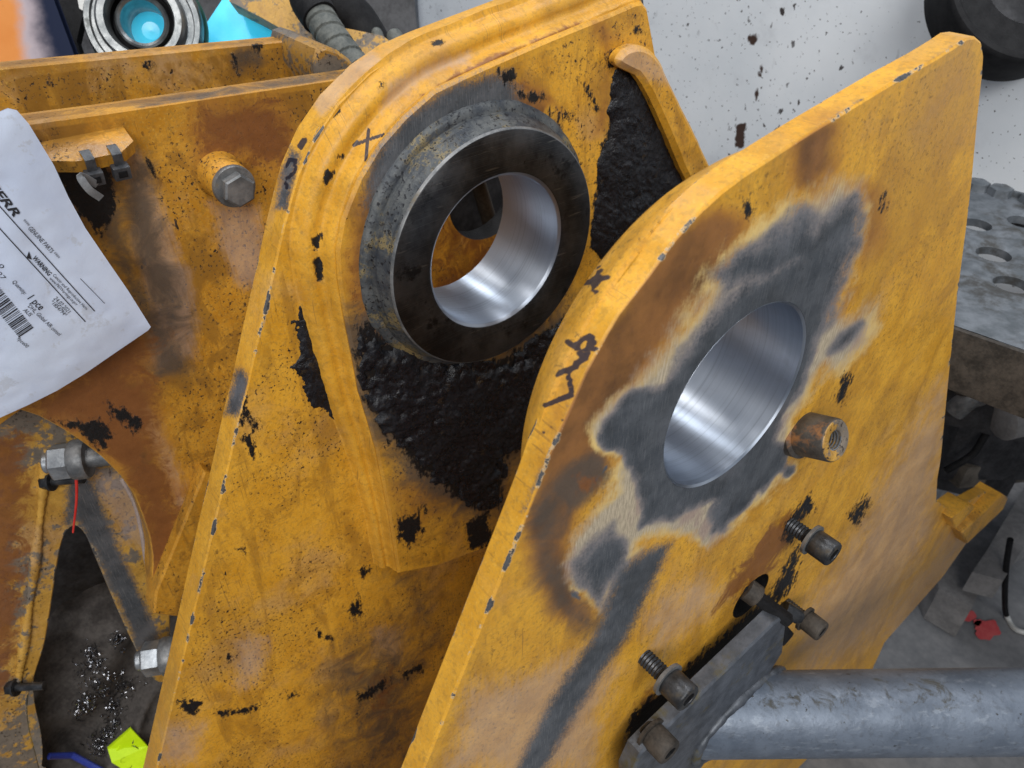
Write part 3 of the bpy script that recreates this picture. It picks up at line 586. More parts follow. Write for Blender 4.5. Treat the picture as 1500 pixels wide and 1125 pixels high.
obj('pad', (V, Fc), M_YEL, obj_L, dict(edge=e*.6, ink=WL(px, inkW, 5.5, 2)*(~gl), bare=np.clip(1.6-(rr-.100)/.024, 0, 1)*np.clip((an-58)/22, 0, 1)*np.clip((166-an)/36, 0, 1)*.8*gl, grease=np.maximum(W(px, grP, 20), np.maximum(W(px, [grease_poly_low], 34), W(px, [grease_poly_up], 14)))*gl,
    burn=np.maximum.reduce([ringb*.8*gl, ringl*.72*gl, W(px, [z6([(820, 120), (900, 100), (930, 200), (910, 300), (900, 560), (880, 700), (800, 720), (860, 560), (880, 300), (840, 230)])], 16)*.8, W(px, [z6([(560, 520), (330, 440), (450, 420), (600, 500), (660, 600)])], 10)*.9*gl, W(px, [np.array([(545, 720), (700, 640), (760, 760), (600, 780)], float)], 60)*.7*gl]),
    scorch_shade=np.maximum(np.clip(1.55-(rr-.096)/.022, 0, 1)*np.clip((an-62)/18, 0, 1)*np.clip((168-an)/30, 0, 1)*.95*gl, np.clip(W(px, [grease_poly_low], 80)*1.5, 0, 1)*gl), rust=np.clip(1.1-(rr-.1)/.03, 0, 1)*((an > 145) | (an < -130))*.55*gl,
    dust=W(px, [np.array([(540, 170), (590, 110), (650, 90), (640, 120), (590, 160), (555, 200)], float)], 20)*.9*(~gl)))
# weld fillet that runs round the foot of the pad
k0 = P_px.index((584, 841)); runp = resample(smooth_poly(YZ(P_px, -.25), 1, False), .0016, False)
tg = np.gradient(runp, axis=0); tg /= np.linalg.norm(tg, axis=1)[:, None]; nrm = np.c_[-tg[:, 1], tg[:, 0]]
mid = runp[len(runp)//2]; nrm = nrm if (nrm[len(runp)//2]@mid) > 0 else -nrm
prof = [(-.002, -.2535), (.0012, -.2545), (.0028, -.258), (.0042, -.2625), (.0060, -.2648), (.0082, -.2652), (.0110, -.2646), (.0135, -.2650), (.0158, -.2664), (.0178, -.2688), (.0194, -.2722), (.0206, -.2745), (.0222, -.2753), (.0245, -.2762)]
_p = np.array(prof); _t = np.linspace(0, len(_p)-1, 34); prof = [tuple(q) for q in np.c_[np.interp(_t, np.arange(len(_p)), _p[:, 0]), np.interp(_t, np.arange(len(_p)), _p[:, 1])]]
V = []; n = len(prof)
wob = fbm(np.c_[np.arange(len(runp))*.065, np.zeros(len(runp))], 1, 3, 5)-.5
sc = np.interp(np.arange(len(runp)), [0, 40, len(runp)*.35, len(runp)*.6, len(runp)-1], [.62, .62, 1.0, 1.12, .95])
for k in range(len(runp)):
    for (s_, x_) in prof: V.append((x_+wob[k]*.0012*(0 < s_ < .02), *(runp[k]+nrm[k]*(s_*sc[k]+wob[k]*.002*(s_ > 0)))))
V = np.array(V); Fc = [(k*n+i, k*n+i+1, (k+1)*n+i+1, (k+1)*n+i) for k in range(len(runp)-1) for i in range(n-1)]
px = PX(V)
grW = [np.array(q, float) for q in ([(496, 224), (506, 226), (500, 234), (494, 233)], [(478, 250), (492, 248), (488, 262), (476, 272), (474, 262)], [(490, 160), (500, 152), (498, 165), (488, 172)], [(556, 118), (562, 118), (562, 130), (557, 128)], [(630, 62), (648, 58), (650, 66), (632, 70)], [(460, 380), (472, 378), (474, 410), (464, 412)], [(457, 350), (472, 340), (470, 362), (460, 368)])]
obj('weld_bead', (V, Fc), M_YEL, obj_L, dict(ink=WL(px, inkW, 5, 2), grease=W(px, grW, 9), dust=W(px, [np.array([(550, 165), (565, 125), (640, 85), (690, 70), (690, 95), (630, 115), (590, 140), (560, 170)], float)], 16)*.85, edge=np.full(len(V), .28), rust=W(px, [np.array([(600, 140), (720, 75), (860, 20), (860, 40), (720, 100), (620, 150)], float)], 10)*.6))
# rib along the far end of the pad
rp0 = YZ([(900, 94), (910, 74), (930, 65), (952, 70), (970, 92)], -.238); rb = YZ([(976, 112), (1046, 250)], -.238); ri = YZ([(1006, 264), (942, 114), (918, 104)], -.238)
dw = (ri[0]-ri[1]); dw /= np.linalg.norm(dw)
rpoly = np.vstack([rp0, rb, [rb[1]+dw*.25], [ri[0]+dw*.25], ri])
rpoly = resample(smooth_poly(rpoly, 2), .004)
V, Fc, e = plate(rpoly, [], -.236, -.2499, lambda g: np.full(len(g), .004), .004, bev=.004, rimseg=4, step=.004)
V[:, 0] += (fbm(V, 60, 3, 2)-.5)*.003
obj('rib', (V, Fc), M_YEL, obj_L, dict(edge=e*.3, dust=W(PX(V), [np.array([(900, 95), (925, 62), (975, 95), (985, 120), (945, 118)], float)], 20)*.9))
# bushing: weld toe, worn side, turned face, bore
a = np.arange(160)
v, f = lathe([(-.2515, .1082), (-.2485, .1068), (-.2462, .1035), (-.2455, .1000)], n=240); v = v+np.outer((fbm(v, 110, 3, 8)-.5)*.0025, [1, 0, 0])+np.c_[np.zeros(len(v)), v[:, 1:]]*((fbm(v, 60, 3, 9)-.5)*.022)[:, None]
obj('weld_toe', (v, f), M_SIDE, obj_L)
obj('bushing_side', lathe([(-.252, .1008), (-.2445, .1003), (-.240, .0985), (-.2335, .0958), (-.2300, .0948), (-.2288, .0945)], n=160), M_SIDE, obj_L)
obj('bushing_edge', lathe([(-.2290, .0946), (-.2276, .0941), (-.2270, .0933)], n=160), M_GREYB, obj_L)
fo = obj('bushing_face', lathe([(-.2271, .0934), (-.2266, .0926), (-.2266, .0640), (-.2276, .0622)], n=160), M_RING, obj_L)
obj('bore', lathe([(-.2274, .0624), (-.2290, .0604), (-.2295, .06), (-.3005, .06), (-.302, .0615)], n=160), M_BORE, obj_L)

# thick grease: lumpy sheets that sink into the paint at their ragged outline
def grease(poly_px, X0, thick, parent, seed, rag=10, hmin=.0018, lump=60, clip=None):
    pl = YZ(poly_px, X0); pl = pl if area2(pl) > 0 else pl[::-1]
    v2, f2 = tess(resample(offset(pl, -.004), .003), [], lambda g: np.full(len(g), hmin), hmin)
    d = segdist(v2, pl)*np.where(inside(v2, pl), 1, -1)
    rn = (fbm(v2, 130, 4, seed)-.5)*rag*.001+(fbm(v2, 38, 3, seed+9)-.5)*rag*.0012
    dd = d+rn
    st = v2@np.array([[.8, .6], [-.6, .8]])
    h = np.where(dd > 0, thick*(1-np.exp(-dd/.012))*(.15+1.0*fbm(v2, 24, 3, seed+7)**1.3+.55*fbm(v2, lump, 4, seed+3)+.35*np.abs(fbm(st*[1, 3.2], lump*1.4, 3, seed+5)-.5)*2), -.0012)
    keep = np.all((dd > -.003)[f2], axis=1)
    f2 = f2[keep]; us = np.unique(f2); mp = -np.ones(len(v2), int); mp[us] = np.arange(len(us))
    return obj('grease_smear', (np.c_[X0+h, v2][us], mp[f2]), M_GREASE, parent, smooth=180)
grease(grease_poly_low, -.25, .0075, obj_L, 1, 30, lump=80)
grease(grease_poly_up, -.25, .0065, obj_L, 5, 10, lump=120)
def zs(l): return np.array(l, float)/3.0+[400, 400]
grease(zs([(145, 190), (170, 230), (190, 290), (260, 420), (285, 500), (320, 600), (365, 660), (300, 640), (230, 590), (170, 570), (150, 530), (120, 480), (85, 420), (95, 330), (100, 220)]), -.275, .0045, obj_L, 11, 13, .0014, 110)
grease(zs([(138, 35), (148, 80), (140, 200), (118, 215), (108, 200), (125, 120)]), -.275, .0025, obj_L, 12, 7, .0014, 110)
grease(zs([(158, 90), (168, 120), (182, 200), (170, 210), (160, 170), (150, 110)]), -.275, .0025, obj_L, 13, 6, .0014, 110)
grease(zs([(330, 705), (380, 705), (385, 745), (350, 735)]), -.275, .003, obj_L, 21, 3, .0014)
grease(z8([(470, 0), (520, 5), (570, 60), (620, 100), (645, 125), (600, 110), (540, 75), (500, 60)]), -.275, .002, obj_L, 31, 4, .0016)

# ------------------------------------------------------------------ machine frame at the left: side panel X = -.42, second rail behind it
fr = thing('digger_body', 'grimy yellow machine frame with two long rails and curved cutout beside the parcel bag', 'machine', (-.45, -.2, FZ))
top = YZ([(37, 181), (150, 166), (497, 115)], -.42); tl = top[0]+(top[0]-top[1])*2.2; tr = top[2]+(top[2]-top[1])*1.35
arc = YZ([(31, 601), (58, 610), (91, 628), (120, 647), (149, 669), (177, 697), (197, 726), (209, 755), (219, 786), (224, 815), (223, 844), (228, 900)], -.42)
pan = np.vstack([[tl], top, [tr], [(tr[0], -.42)], [(arc[-1][0]+.15, -.42)], arc[::-1], [(tl[0], arc[0][1]-.012)]])
hole = circle2(tuple(YZ([(714, 286)], -.42)[0]), .049, 48)
V, Fc, e = plate(pan, [hole], -.42, -.446, lambda g: np.where(g[:, 0] < .05, .004, .008), .004, rimseg=4, step=.003)
px = PX(V); gl = V[:, 0] > -.4205
dkP = [np.array(q, float) for q in ([(70, 215), (160, 225), (172, 290), (200, 400), (262, 480), (280, 545), (225, 560), (205, 480), (140, 330), (95, 300)], [(170, 235), (215, 240), (280, 480), (240, 500), (190, 370)])]
blk = [np.array(q, float) for q in ([(75, 215), (150, 222), (165, 262), (172, 310), (150, 345), (100, 300)], [(60, 612), (100, 620), (150, 615), (165, 640), (150, 660), (110, 630)], [(155, 590), (190, 600), (210, 620), (200, 635), (165, 610)], [(215, 230), (228, 240), (232, 262), (220, 250)])]
brn = [np.array(q, float) for q in ([(40, 600), (150, 520), (225, 560), (225, 640), (260, 760), (290, 880), (225, 860), (200, 720), (130, 640)], [(290, 160), (400, 150), (425, 200), (420, 235), (300, 225)], [(120, 470), (240, 500), (200, 560), (110, 590)])]
gry = [np.array(q, float) for q in ([(185, 590), (215, 595), (245, 650), (275, 740), (262, 745), (235, 680)], [(180, 220), (205, 225), (280, 420), (285, 520), (230, 540), (215, 430)], [(310, 300), (380, 300), (390, 420), (350, 420)])]
obj('side_panel', (V, Fc), M_YEL_L, fr, dict(edge=e*.5, scorch_shade=np.maximum(W(px, dkP, 40)*.95*gl, W(px, [np.array([(190, 150), (495, 98), (500, 120), (200, 168)], float)], 14)*.75*(~gl)), grease=W(px, blk, 22)*.95*gl, burn=np.clip(W(px, brn, 60)*1.15, 0, .85)*gl, dust=W(px, gry, 30)*gl, rust=np.maximum(W(px, brn, 60)*.95, W(px, [np.array([(620, 300), (760, 300), (760, 450), (620, 450)], float)], 30)*.5)*gl))
fr.children[0].data.attributes['grease'].data.foreach_set('value', np.r_[W(px, blk, 22)*.95*gl][:len(V)-96].tolist()+[1.0]*96)  # blackens the hole wall to darken the view through the bore
# rail caps and the rail behind
r1 = YZ([(0, 100), (437, 58)], -.52); d1 = r1[1]-r1[0]
rail = np.vstack([r1[0]-d1*.4, r1[0], r1[1], [r1[1][0]+.004, r1[1][1]-.2], [(r1[0]-d1*.4)[0], r1[0][1]-.2]])
V, Fc, e = plate(rail, [], -.52, -.542, lambda g: np.full(len(g), .008), .008, rimseg=4, step=.004)
px = PX(V)
obj('rear_rail', (V, Fc), M_YEL_L, fr, dict(edge=e*.6, grease=W(px, [np.array(q, float) for q in ([(205, 92), (230, 88), (235, 100), (215, 104)], [(330, 72), (345, 80), (356, 112), (345, 110)], [(365, 65), (385, 62), (380, 82), (368, 80)], [(62, 112), (72, 100), (80, 130), (66, 140)])], 9)*.9, scorch_shade=W(px, [np.array([(330, 70), (390, 60), (390, 90), (345, 115)], float)], 16)*.8))
# end block where the rails meet behind the far lug
eb = YZ([(432, 50), (470, 62), (500, 100), (505, 130), (440, 130), (425, 80)], -.50)
obj('end_block', prism(resample(smooth_poly(eb, 1), .006), -.455, -.545, .003), M_YEL_OLD, fr)
# strut behind the cutout and lower cross plate
sp = YZ([(300, 690), (320, 700), (262, 905), (225, 900), (228, 868)], -.405); obj('strut', prism(sp, -.405, -.43, .002), M_YEL_L, fr)
# tab with rounded end, welded to the panel
tb = np.vstack([U((60, 208), X=-.42)[None], U((176, 186), X=-.42)[None]]); ty = tb[1]-tb[0]; tL = np.linalg.norm(ty); ty /= tL
tabc = (tb[0]+tb[1])/2
def slab(pts, n0, th):          # flat polygon given in 3-D, thickness th along n0
    pts = np.asarray(pts, float); n0 = np.asarray(n0, float)/np.linalg.norm(n0); m = len(pts)
    f = [tuple(range(m)), tuple(range(2*m-1, m-1, -1))]+[(i, m+i, m+(i+1) % m, (i+1) % m) for i in range(m)]
    return np.vstack([pts, pts-n0*th]), f
tw = np.array([1, 0, -.28]); tw /= np.linalg.norm(tw); tn = np.cross(ty, tw); tn = tn if tn[2] > 0 else -tn
q = [tb[0]-ty*.03, tb[1]+ty*.002, tb[1]+ty*.002+tw*.02, tb[1]-ty*.010+tw*.030, tb[0]+ty*.014+tw*.030, tb[0]+tw*.024, tb[0]-ty*.03+tw*.012]
obj('tab', slab(q, tn, .009), M_YEL_L, fr)
# bolt boss on the panel
bc = U((322, 256), X=-.42)
obj('bolt_boss', lathe([(-.005, .0205), (.001, .0188), (.004, .0172), (.024, .0168), (.026, .0155), (.026, .004)], bc, (1, 0, 0), 48), M_YEL_L, fr)

def place(name, label, cat, parts, loc, group=None):
    t = thing(name, label, cat, loc, group)
    made = {}
    for p in parts:
        nm, vf, mat = p[:3]; par = t if len(p) < 4 else made[p[3]]
        made[nm] = obj(nm, vf, mat, par)
    return t
o = bc+np.array([.026, 0, 0])
place('hex_bolt', 'grey hex bolt with wide washer on a yellow boss below the tab', 'bolt',
      [('washer', solid([(0, .0160), (.0015, .0166), (.005, .0166), (.0062, .0160)], o, (1, 0, 0)), M_GREYB), ('head', hexa(.0132, .0062, .0165, o, (1, 0, 0), .1, .3), M_GREYB)], o)
# second panel with the A-shaped bracket, deeper in the frame
A_px = [(-60, 590), (60, 590), (120, 610), (190, 660), (235, 740), (250, 860), (248, 1000), (225, 1000), (195, 945), (150, 840), (128, 785), (112, 768), (98, 776), (88, 800), (76, 880), (66, 945), (52, 985), (36, 1040), (58, 1125), (70, 1170), (-60, 1170)]
V, Fc, e = plate(resample(smooth_poly(YZ(A_px, -.475), 2), .004), [], -.475, -.505, lambda g: np.full(len(g), .005), .005, rimseg=4, step=.004)
px = PX(V); glA = V[:, 0] > -.4755
obj('a_bracket', (V, Fc), M_YEL_OLD, fr, dict(edge=e, rust=W(px, [np.array([(-60, 640), (55, 620), (40, 850), (20, 1000), (-60, 1125)], float)], 40)*.8, bare=W(px, [np.array([(118, 690), (135, 700), (175, 800), (235, 930), (225, 985), (195, 940), (150, 830), (112, 765), (92, 775), (100, 700)], float)], 16)*.9, dust=W(px, [np.array([(135, 690), (200, 700), (225, 800), (180, 790)], float)], 30)))
# bright weld run down the bracket's left leg
wl = spline(np.c_[np.full(5, -.472), YZ([(70, 655), (58, 760), (45, 870), (32, 960), (24, 1010)], -.475)], 20)
obj('weld_bead', tube(wl-[.002, 0, 0], .0042, 10, lambda s_, a_: 1+.12*math.sin(s_*900)+.25*math.sin(s_*61)), M_YEL_OLD, fr)
# pinkish peeled lip along the cutout
lip = spline(np.c_[np.full(6, -.452), YZ([(178, 700), (196, 735), (206, 775), (212, 815), (220, 850), (224, 872)], -.455)], 16)
obj('peeled_lip', tube(lip, .0022, 8), matte('pale_primer', (.30, .23, .20), (.45, .36, .32), .7, 40, .3), fr)
obj('bottom_plate', box((-.55, -.3, -.72), np.eye(3), (.36, .5, .02), .003), M_YEL_OLD, fr)
for (x, y) in ((-.70, -.5), (-.40, -.5), (-.70, -.08), (-.40, -.08)): obj('foot', box((x, y, (FZ-.73)/2+.001), np.eye(3), (.06, .06, -.73-FZ-.004), .004), M_YEL_OLD, fr)
obj('rear_wall', box((-.74, -.25, -.48), np.eye(3), (.02, .62, .5), .003), M_DARK, fr)
obj('hole_blackout', box((-.52, .12, -.16), np.eye(3), (.02, .26, .30), .003), M_DARK, fr)  # dark slab added behind the panel hole to keep it dark
obj('cross_rod', tube(np.array([U((690, 235), X=-.47), U((722, 340), X=-.47)]), .009, 20), M_FASC, fr)

# bolts of the bracket, their ends to the camera's left
ld = -rt
def nutbolt(pxc, X, r, label, mats=(M_ZINC, M_GREYB)):
    c = U(pxc, X=X); d = ld+.22*np.array([1, 0, 0]); d /= np.linalg.norm(d)
    place('hex_bolt', label, 'bolt', [('washer', solid([(-.014, r*1.05), (-.012, r*1.12), (-.002, r*1.12), (0, r*1.05)], c, d, 40), mats[1]), ('nut', hexa(r, 0, r*1.05, c, d, .12, .4), mats[0]), ('thread_end', solid([(r*1.0, r*.56), (r*1.35, r*.56), (r*1.42, r*.5)], c, d, 32), mats[0]), ('shank', solid([(-.05, r*.55), (-.010, r*.55)], c, d, 24), mats[1])], c-np.array([0, 0, r]))
nutbolt((106, 674), -.455, .0165, 'clean grey nut on a bolt end above the red straw')
nutbolt((238, 962), -.425, .0185, 'bright nut on a bolt end beside the dark cloth and long plate edge')
def smallbolt(pxc, X, r, label):
    c = U(pxc, X=X); d = ld+.1*np.array([0, 0, -1]); d /= np.linalg.norm(d)
    place('small_bolt', label, 'bolt', [('head', hexa(r, .012, .012+r, c, d, .15), M_BLK), ('flange', solid([(.0095, r*1.2), (.012, r*1.2)], c, d, 24), M_BLK), ('shank', solid([(-.02, r*.55), (.0095, r*.55)], c, d, 20), M_BLK)], c)
smallbolt((92, 704), -.462, .0075, 'small dark bolt just under the clean grey nut')
smallbolt((38, 1006), -.462, .0075, 'small dark bolt low on the left leg of the bracket')
a = U((110, 672), X=-.446); b = U((107, 780), X=-.446)
tag(obj('straw', tube(spline([a, (a+b)/2+[.001, .002, 0], b], 10), np.linspace(.0016, .0009, 21), 10), M_RED, None), 'thin red plastic straw hanging from the grey nut', 'straw')

# dark cloth with swarf, tag and blue strip inside the frame
def clothX(y, z): return -.60-.55*(z+.50)
cl_px = [(60, 1160), (64, 1090), (46, 1010), (52, 960), (68, 905), (90, 880), (112, 872), (128, 855), (165, 845), (200, 850), (240, 870), (290, 900), (300, 1160)]
def on_cloth(p):
    d = ray([p])[0]; # plane X + .55 Z = -.875
    t_ = (-.875-CAM[0]-.55*CAM[2])/(d[0]+.55*d[2]); return CAM+t_*d
C3 = np.array([on_cloth(p) for p in cl_px]); cpoly = resample(smooth_poly(C3[:, 1:], 2), .006)
cpoly = cpoly if area2(cpoly) > 0 else cpoly[::-1]
v2, f2 = tess(cpoly, [], lambda g: np.full(len(g), .005), .005)
hgt = (fbm(v2, 9, 3, 3)-.5)*.08-(np.abs(fbm(v2@np.array([[.7, .7], [-.7, .7]])*[1, .4], 13, 2, 8)-.5))*.11
cn = np.array([1, 0, .55])/np.hypot(1, .55); CV = np.c_[-.875-.55*v2[:, 1], v2]+np.outer(hgt, cn)
ed = segdist(v2, cpoly); CV += np.outer(np.where(ed < .012, (.012-ed)*.6, 0), cn)
tag(obj('cloth', (CV, f2), M_CLOTH, None, smooth=180), 'dark crumpled greasy cloth lying inside the frame under bright swarf', 'cloth')
def cloth_pt(p):
    c = on_cloth(p); k = np.argmin(np.hypot(*(v2-c[1:]).T)); return CV[k]+cn*.002
sw = []
zb = lambda x, y: (x/4.091, y/4.091+850)
centres = [(540, 420, 30), (530, 550, 45), (600, 500, 30), (550, 640, 55), (640, 700, 60), (720, 680, 60), (500, 740, 35), (490, 790, 25), (700, 800, 35), (680, 890, 25), (650, 950, 20), (600, 1020, 30), (590, 1060, 25), (800, 1090, 40), (770, 650, 40), (700, 340, 20)]
for k in range(520):
    cx_, cy_, s_ = random.choice(centres); p = zb(cx_+random.gauss(0, s_), cy_+random.gauss(0, s_))
    c = cloth_pt(p)+cn*random.random()*.006
    r_ = random.choice((.0012, .0018, .0026, .004, .006))*random.uniform(.7, 1.2); t_ = np.linspace(0, random.uniform(2, 7), 9)
    B = np.linalg.qr(RNG.normal(size=(3, 3)))[0]; w_ = random.uniform(.0006, .0015)
    path = np.c_[r_*np.cos(t_), r_*np.sin(t_), t_*random.uniform(.0002, .0009)]@B+c
    up_ = B[2]*w_; sw.append((np.vstack([path, path+up_]), [(i, i+1, 10+i, 9+i) for i in range(8)]))
tag(obj('metal_swarf', join(*sw), M_SWARF, None, smooth=60, kind='stuff'), 'bright curled metal swarf scattered over the dark cloth', 'swarf')
tp = [cloth_pt(p)+cn*.014 for p in ((187, 1060), (214, 1086), (210, 1140), (160, 1112), (157, 1098))]
tag(obj('tag', slab(np.array(tp), cn, .006), M_NEON, None, smooth=None), 'neon yellow tag lying on the dark cloth', 'tag')
tag(obj('plastic_strip', tube(np.array([cloth_pt((70, 1118))+cn*.012, cloth_pt((110, 1121))+cn*.014, cloth_pt((150, 1128))+cn*.012]), .004, 8), M_BLUE, None), 'blue plastic strip at the bottom of the dark cloth', 'plastic strip')

# cable ties on the tab
def cable_tie(f_, label, tail):
    c = tb[0]+ty*(tL*f_)+tw*.0305; up_ = tn
    ring = np.array([c-tw*.010+up_*.0012, c-tw*.003+up_*.0018, c+tw*.0015+up_*.0005, c+tw*.0022-up_*.005, c+tw*.0012-up_*.0105, c-tw*.010-up_*.0105])
    V_ = np.vstack([ring-ty*.0032, ring+ty*.0032]); n_ = len(ring); f2_ = [(i, i+1, n_+i+1, n_+i) for i in range(n_-1)]
    V2 = np.vstack([V_, V_+np.vstack([tw*.0012+up_*.0006]*len(V_))]); m_ = len(V_)
    fa = f2_+[tuple(i+m_ for i in q_) for q_ in f2_]+[(i, i+1, m_+i+1, m_+i) for i in range(n_-1)]+[(n_+i, n_+i+1, m_+n_+i+1, m_+n_+i) for i in range(n_-1)]
    t_ = thing('cable_tie', label, 'cable tie', c)
    obj('strap', (V2, fa), M_PLAST, t_)
    hc = c-up_*.0125+tw*.003
    hd = obj('head', box(hc, (ty, tw, up_), (.0115, .008, .010), .0012), M_PLAST, t_)
    obj('slot', box(hc+tw*.004, (ty, tw, up_), (.006, .001, .005), .0003), M_RUB, hd)
    if tail:
        e_ = U((148, 290), X=-.385); s_ = hc-up_*.004
        pth = spline([hc+tw*.003-up_*.004, U((118, 258), X=-.382), U((130, 277), X=-.381), e_], 10); tt = np.gradient(pth, axis=0); sid = np.cross(tt, [1, 0, 0]); sid /= np.linalg.norm(sid, axis=1)[:, None]
        n_ = len(pth); VV = np.vstack([pth-sid*.0026, pth+sid*.0026, pth-sid*.0026+[.0012, 0, 0], pth+sid*.0026+[.0012, 0, 0]])
        obj('tail', (VV, [(i, i+1, n_+i+1, n_+i) for i in range(n_-1)]+[(2*n_+i, 2*n_+i+1, 3*n_+i+1, 3*n_+i) for i in range(n_-1)]+[(i, i+1, 2*n_+i+1, 2*n_+i) for i in range(n_-1)]+[(n_+i, n_+i+1, 3*n_+i+1, 3*n_+i) for i in range(n_-1)]), M_CLEAR, t_)
cable_tie(.40, 'black cable tie with a long loose tail around the yellow tab', True)
cable_tie(.74, 'black cable tie without a tail around the yellow tab', False)

# ------------------------------------------------------------------ parcel bag with printed label, leaning on the panel
BX = -.372
bag_px = [(-110, 150), (0, 164), (12, 159), (25, 162), (42, 181), (79, 242), (100, 288), (125, 334), (159, 384), (188, 426), (221, 479), (217, 484), (167, 518), (125, 547), (84, 572), (42, 593), (0, 612), (-110, 655)]
bp = YZ(bag_px, BX); bp = bp if area2(bp) > 0 else bp[::-1]; bp = resample(bp, .003)
def bagX(q):
    q = np.atleast_2d(q); d = np.where(inside(q, bp), segdist(q, bp), 0)
    r = .006*(1-np.exp(-d/.02))+(fbm(q@np.array([[.8, .6], [-.6, .8]])*[1, .45], 14, 3, 2)-.5)*.008*np.clip(d/.02, 0, 1)
    r += (np.abs(fbm(q, 34, 3, 6)-.5)-.12)*.0035*np.clip(d/.012, 0, 1)
    return BX+r
v2, f2 = tess(bp, [], lambda g: np.full(len(g), .0032), .0032)
n2_ = len(v2); BV = np.vstack([np.c_[bagX(v2), v2], np.c_[np.full(n2_, BX-.0012), v2]])
bagt = thing('parcel_bag', 'white plastic parcel bag with a printed label hanging against the yellow frame', 'bag', (BX, *bp[np.argmin(bp[:, 1])]))
obj('bag_film', (BV, [tuple(t) for t in f2]+[tuple(n2_+i for i in t[::-1]) for t in f2]), M_BAG, bagt, smooth=180)
def print_mesh(verts2, faces, name='print'):
    V_ = np.c_[bagX(verts2)+.0007, verts2]; return obj(name, (V_, faces), M_PRINT, bagt, smooth=None)
def lab(text, p0, p1, hpx, name='lettering', bold=0.0, shear=0.0):
    a_, b_ = YZ([p0, p1], BX+.008); d_ = b_-a_; L_ = np.linalg.norm(d_); d_ /= L_; u_ = np.array([-d_[1], d_[0]])
    cu = bpy.data.curves.new('t', 'FONT'); cu.body = text; cu.size = 1; cu.offset = bold; cu.shear = shear; cu.resolution_u = 2
    to = bpy.data.objects.new('t', cu); COL.objects.link(to); dg = bpy.context.evaluated_depsgraph_get()
    me = bpy.data.meshes.new_from_object(to.evaluated_get(dg)); bpy.data.objects.remove(to); bpy.data.curves.remove(cu)
    q = np.array([v.co[:2] for v in me.vertices]); fs = [tuple(p.vertices) for p in me.polygons]; bpy.data.meshes.remove(me)
    w_ = q[:, 0].max(); h_ = hpx*np.linalg.norm(YZ([p0], BX)[0]-YZ([(p0[0], p0[1]+1)], BX)[0])
    q = a_+np.outer(q[:, 0]/w_*L_, d_)+np.outer(q[:, 1]/.72*h_, u_)
    print_mesh(q, fs, name)
def ln(p0, p1, w=1.2):
    a_, b_ = YZ([p0, p1], BX+.008); d_ = (b_-a_)/np.linalg.norm(b_-a_); u_ = np.array([-d_[1], d_[0]])*w*.00026; ts = np.linspace(0, 1, 30)[:, None]
    c_ = a_+(b_-a_)*ts; print_mesh(np.vstack([c_-u_, c_+u_]), [(i, i+1, 31+i, 30+i) for i in range(29)], 'rule')
lab('LIEBHERR', (-58, 226), (21, 319), 12, bold=.03, shear=.25)
lab('**** GENUINE PARTS ****', (31, 325), (84, 382), 6.5)
lab('WARNING', (47, 379), (71, 405), 6.5, bold=.02)
lab('Cancer and Reproductive Harm', (77, 404), (127, 456), 4.2); lab('www.P65Warnings.ca.gov', (72, 409), (112, 449), 4.2)
lab('Quantity:', (17, 413), (35, 432), 5.5); lab('1 pce', (38, 436), (58, 455), 10, bold=.01)
lab('24.02.2021', (78, 438), (100, 460), 5.5); lab('*1854794*', (73, 443), (95, 465), 5.5)
lab('DHL, Global AIR consol', (40, 449), (86, 493), 5.5); lab('AUS', (33, 455), (43, 464), 5.5); lab('9pce00', (24, 497), (39, 511), 5)
lab('0', (-3, 390), (2, 395), 6); lab('27', (-5, 402), (4, 411), 6)
ln((-40, 259), (140, 458)); ln((-40, 292), (126, 473)); ln((119, 410), (155, 447), .7)
tri = YZ([(39, 378), (43, 369), (47, 381)], BX+.008); print_mesh(tri, [(0, 1, 2)], 'warning_triangle')
p0, p1 = np.array((-22., 436.)), np.array((29., 496.)); up_ = np.array((21., -15.)); t_ = 0
random.seed(9)
while t_ < 1:
    w_ = random.choice((.010, .010, .016, .026)); a_ = p0+(p1-p0)*t_; b_ = p0+(p1-p0)*min(1, t_+w_)
    q = [a_+up_*k/4 for k in range(5)]+[b_+up_*k/4 for k in range(5)]
    print_mesh(YZ(q, BX+.008), [(i, i+1, 6+i, 5+i) for i in range(4)], 'barcode_bar'); t_ += w_+random.choice((.012, .018, .028))

# ------------------------------------------------------------------ clamp arm bolted to the near plate: flange and tube
FX = .030
arm = thing('tube_clamp', 'grey galvanised tube welded to a slanted flange clamped on the ground plate', 'clamp', (FX, .1, -.45))
F1 = YZ([(939, 1105), (952, 1091), (1137, 911), (1149, 904), (1152, 915), (1147, 955), (1128, 985), (1010, 1150), (960, 1190), (925, 1190), (925, 1135)], .030)
F1 = F1 if area2(F1) > 0 else F1[::-1]
obj('flange', prism(resample(F1, .004), .030, .0165, .0018), M_FLANGE, arm)
tdir = rt+.02*np.array([0, 0, 1]); tdir /= np.linalg.norm(tdir)
tc = U((1085, 1046), X=.030); dep = float((tc-CAM)@fw); rad_t = 60/FPX*dep
tv, tf = tube(np.array([tc-tdir*.06, tc+tdir*.0]+[tc+tdir*(.05*k) for k in range(3, 17)]), rad_t, 72)
for i in range(144):                       # mitre the tube on the flange face
    if i < 72: tv[i] += tdir*((.029-tv[i][0])/tdir[0])
    else: tv[i] = tv[i-72]+tdir*.012
_n = (tv-tc)-np.outer((tv-tc)@tdir, tdir); obj('tube', (tv, tf), M_TUBE, arm, dict(grime=np.clip((_n[:, 2]/rad_t-.72)*1.4, 0, .32)+.06), smooth=50)
wv = tv[:72]; cw = wv.mean(0); ring_ = np.vstack([wv, wv[:1]]); ring_ = spline(ring_[::3], 4)
